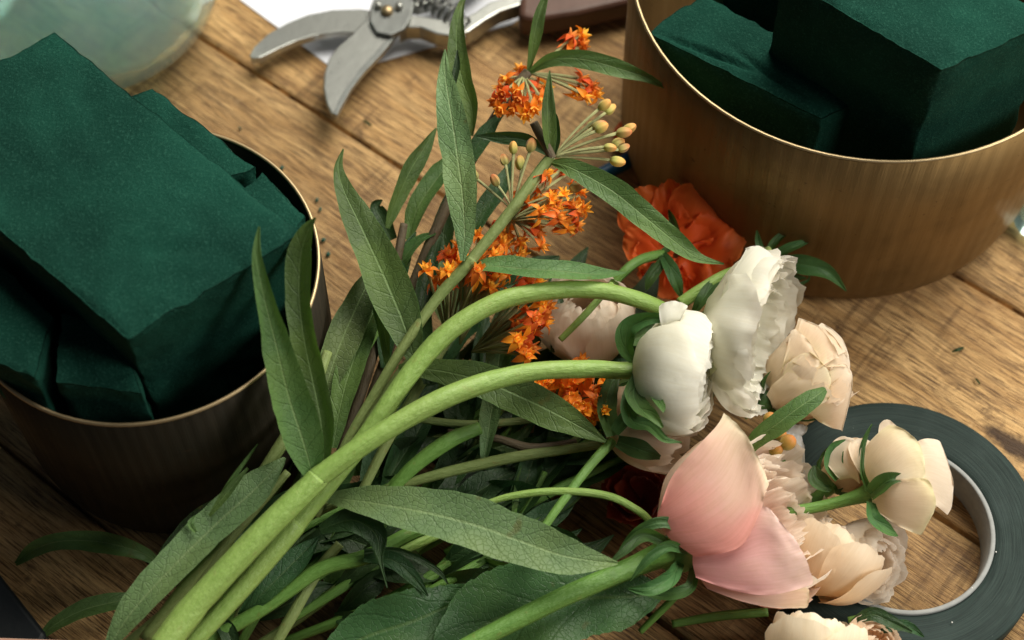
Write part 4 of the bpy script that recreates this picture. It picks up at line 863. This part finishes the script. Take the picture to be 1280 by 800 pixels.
# curled leaf and berries
T15=thing('curled_leaf','thick curled green leaf crossing over orange berries by the pink rose','leaf',P(940,560,4)); leaf(T15,[(934,562,4.6,10),(950,545,5.2,15),(975,527,5.8,16),(1000,508,6.2,16),(1020,495,6.3,13),(1032,486,6.2,5)],'leaf',(10,-5),-.45,.03,name='blade')
T16=thing('berry_sprig','sprig of round orange green berries under the curled leaf','berries',P(960,540,3))
tube('stem',[(935,600,3,5),(960,590,3.2,6),(985,570,3.4,5)],MT['stemM'],T16,8)
bc=((.20,.33,.05),(.62,.20,.05))
for x,y,z,r_ in [(962,523,4.3,.24),(985,553,4.2,.30),(970,562,4.0,.26),(950,542,4.0,.24),(976,544,3.8,.22)]: egg(T16,'berry',P(x,y,z),Vector((.5,.2,.6)),r_,r_*1.1,bc,'berry')
egg(T16,'green_berry',P(953,502,3.9),Vector((.5,.2,.6)),.42,.5,((1,1,1),(1,1,1)),'sepal')
# ---------------------------------------------------------------- buried undergrowth of the bunch
rs=random.Random(21); G_U='leafy stems buried under the bunch'
ul=0
for k in range(34):
    x0=rs.uniform(230,600) if k<20 else rs.uniform(400,640); y0=rs.uniform(690,830) if k<20 else rs.uniform(560,660); ln=rs.uniform(200,330); an=R(rs.uniform(25,62)); z0=rs.uniform(.7,2.2); z1=rs.uniform(1.5,3.6)
    x1=x0+ln*math.cos(an); y1=y0-ln*math.sin(an)
    if x1>820: x1=820
    mx,my=(x0+x1)/2+rs.uniform(-20,20),(y0+y1)/2+rs.uniform(-20,20)
    t=thing('leafy_stem','dark leafy stem buried in the shadow under the bunch','leaf stem',P(x0,y0,z0),G_U)
    tube('stem',[(x0,y0,z0,6),(mx,my,(z0+z1)/2+.3,6.5),(x1,y1,z1,4)],MT[rs.choice(['stemM','stemO','stemM'])],t,8)
    for q in range(4):
        f=rs.uniform(.25,.95); lx=x0+(x1-x0)*f; ly=y0+(y1-y0)*f; lz=z0+(z1-z0)*f+.2; a2=an+R(rs.uniform(-55,45)); L=rs.uniform(80,150); w=rs.uniform(12,24)
        pts=[]
        for i,(tt,ww) in enumerate([(0,.2),(.25,.8),(.5,1),(.75,.7),(1,.06)]):
            pts.append((lx+L*tt*math.cos(a2),ly-L*tt*math.sin(a2)+14*tt*tt*rs.uniform(-1,1),min(2.9,max(.5,lz+.6*math.sin(tt*3))),w*ww))
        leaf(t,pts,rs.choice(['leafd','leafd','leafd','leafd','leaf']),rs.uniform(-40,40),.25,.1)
#@@END
# ------------------------------------------------------------------ light
w=bpy.data.worlds.new('World'); SC.world=w; w.use_nodes=True
bg=w.node_tree.nodes['Background']; bg.inputs[0].default_value=(.62,.72,.85,1); bg.inputs[1].default_value=.06
def area(name,loc,target,size,power,col):
    l=bpy.data.lights.new(name,'AREA'); l.shape='RECTANGLE'; l.size=size[0]; l.size_y=size[1]; l.energy=power; l.color=col
    o=bpy.data.objects.new(name,l); COL.objects.link(o); o.location=loc
    o.rotation_euler=(Vector(target)-Vector(loc)).to_track_quat('-Z','Y').to_euler(); return o
area('window_light',(.50,.72,1.20),(0,0,.03),(1.0,1.0),40,(1,.95,.84))
area('side_window_light',(1.05,-.35,.80),(.14,-.03,.05),(.5,.5),12,(1,.96,.88))
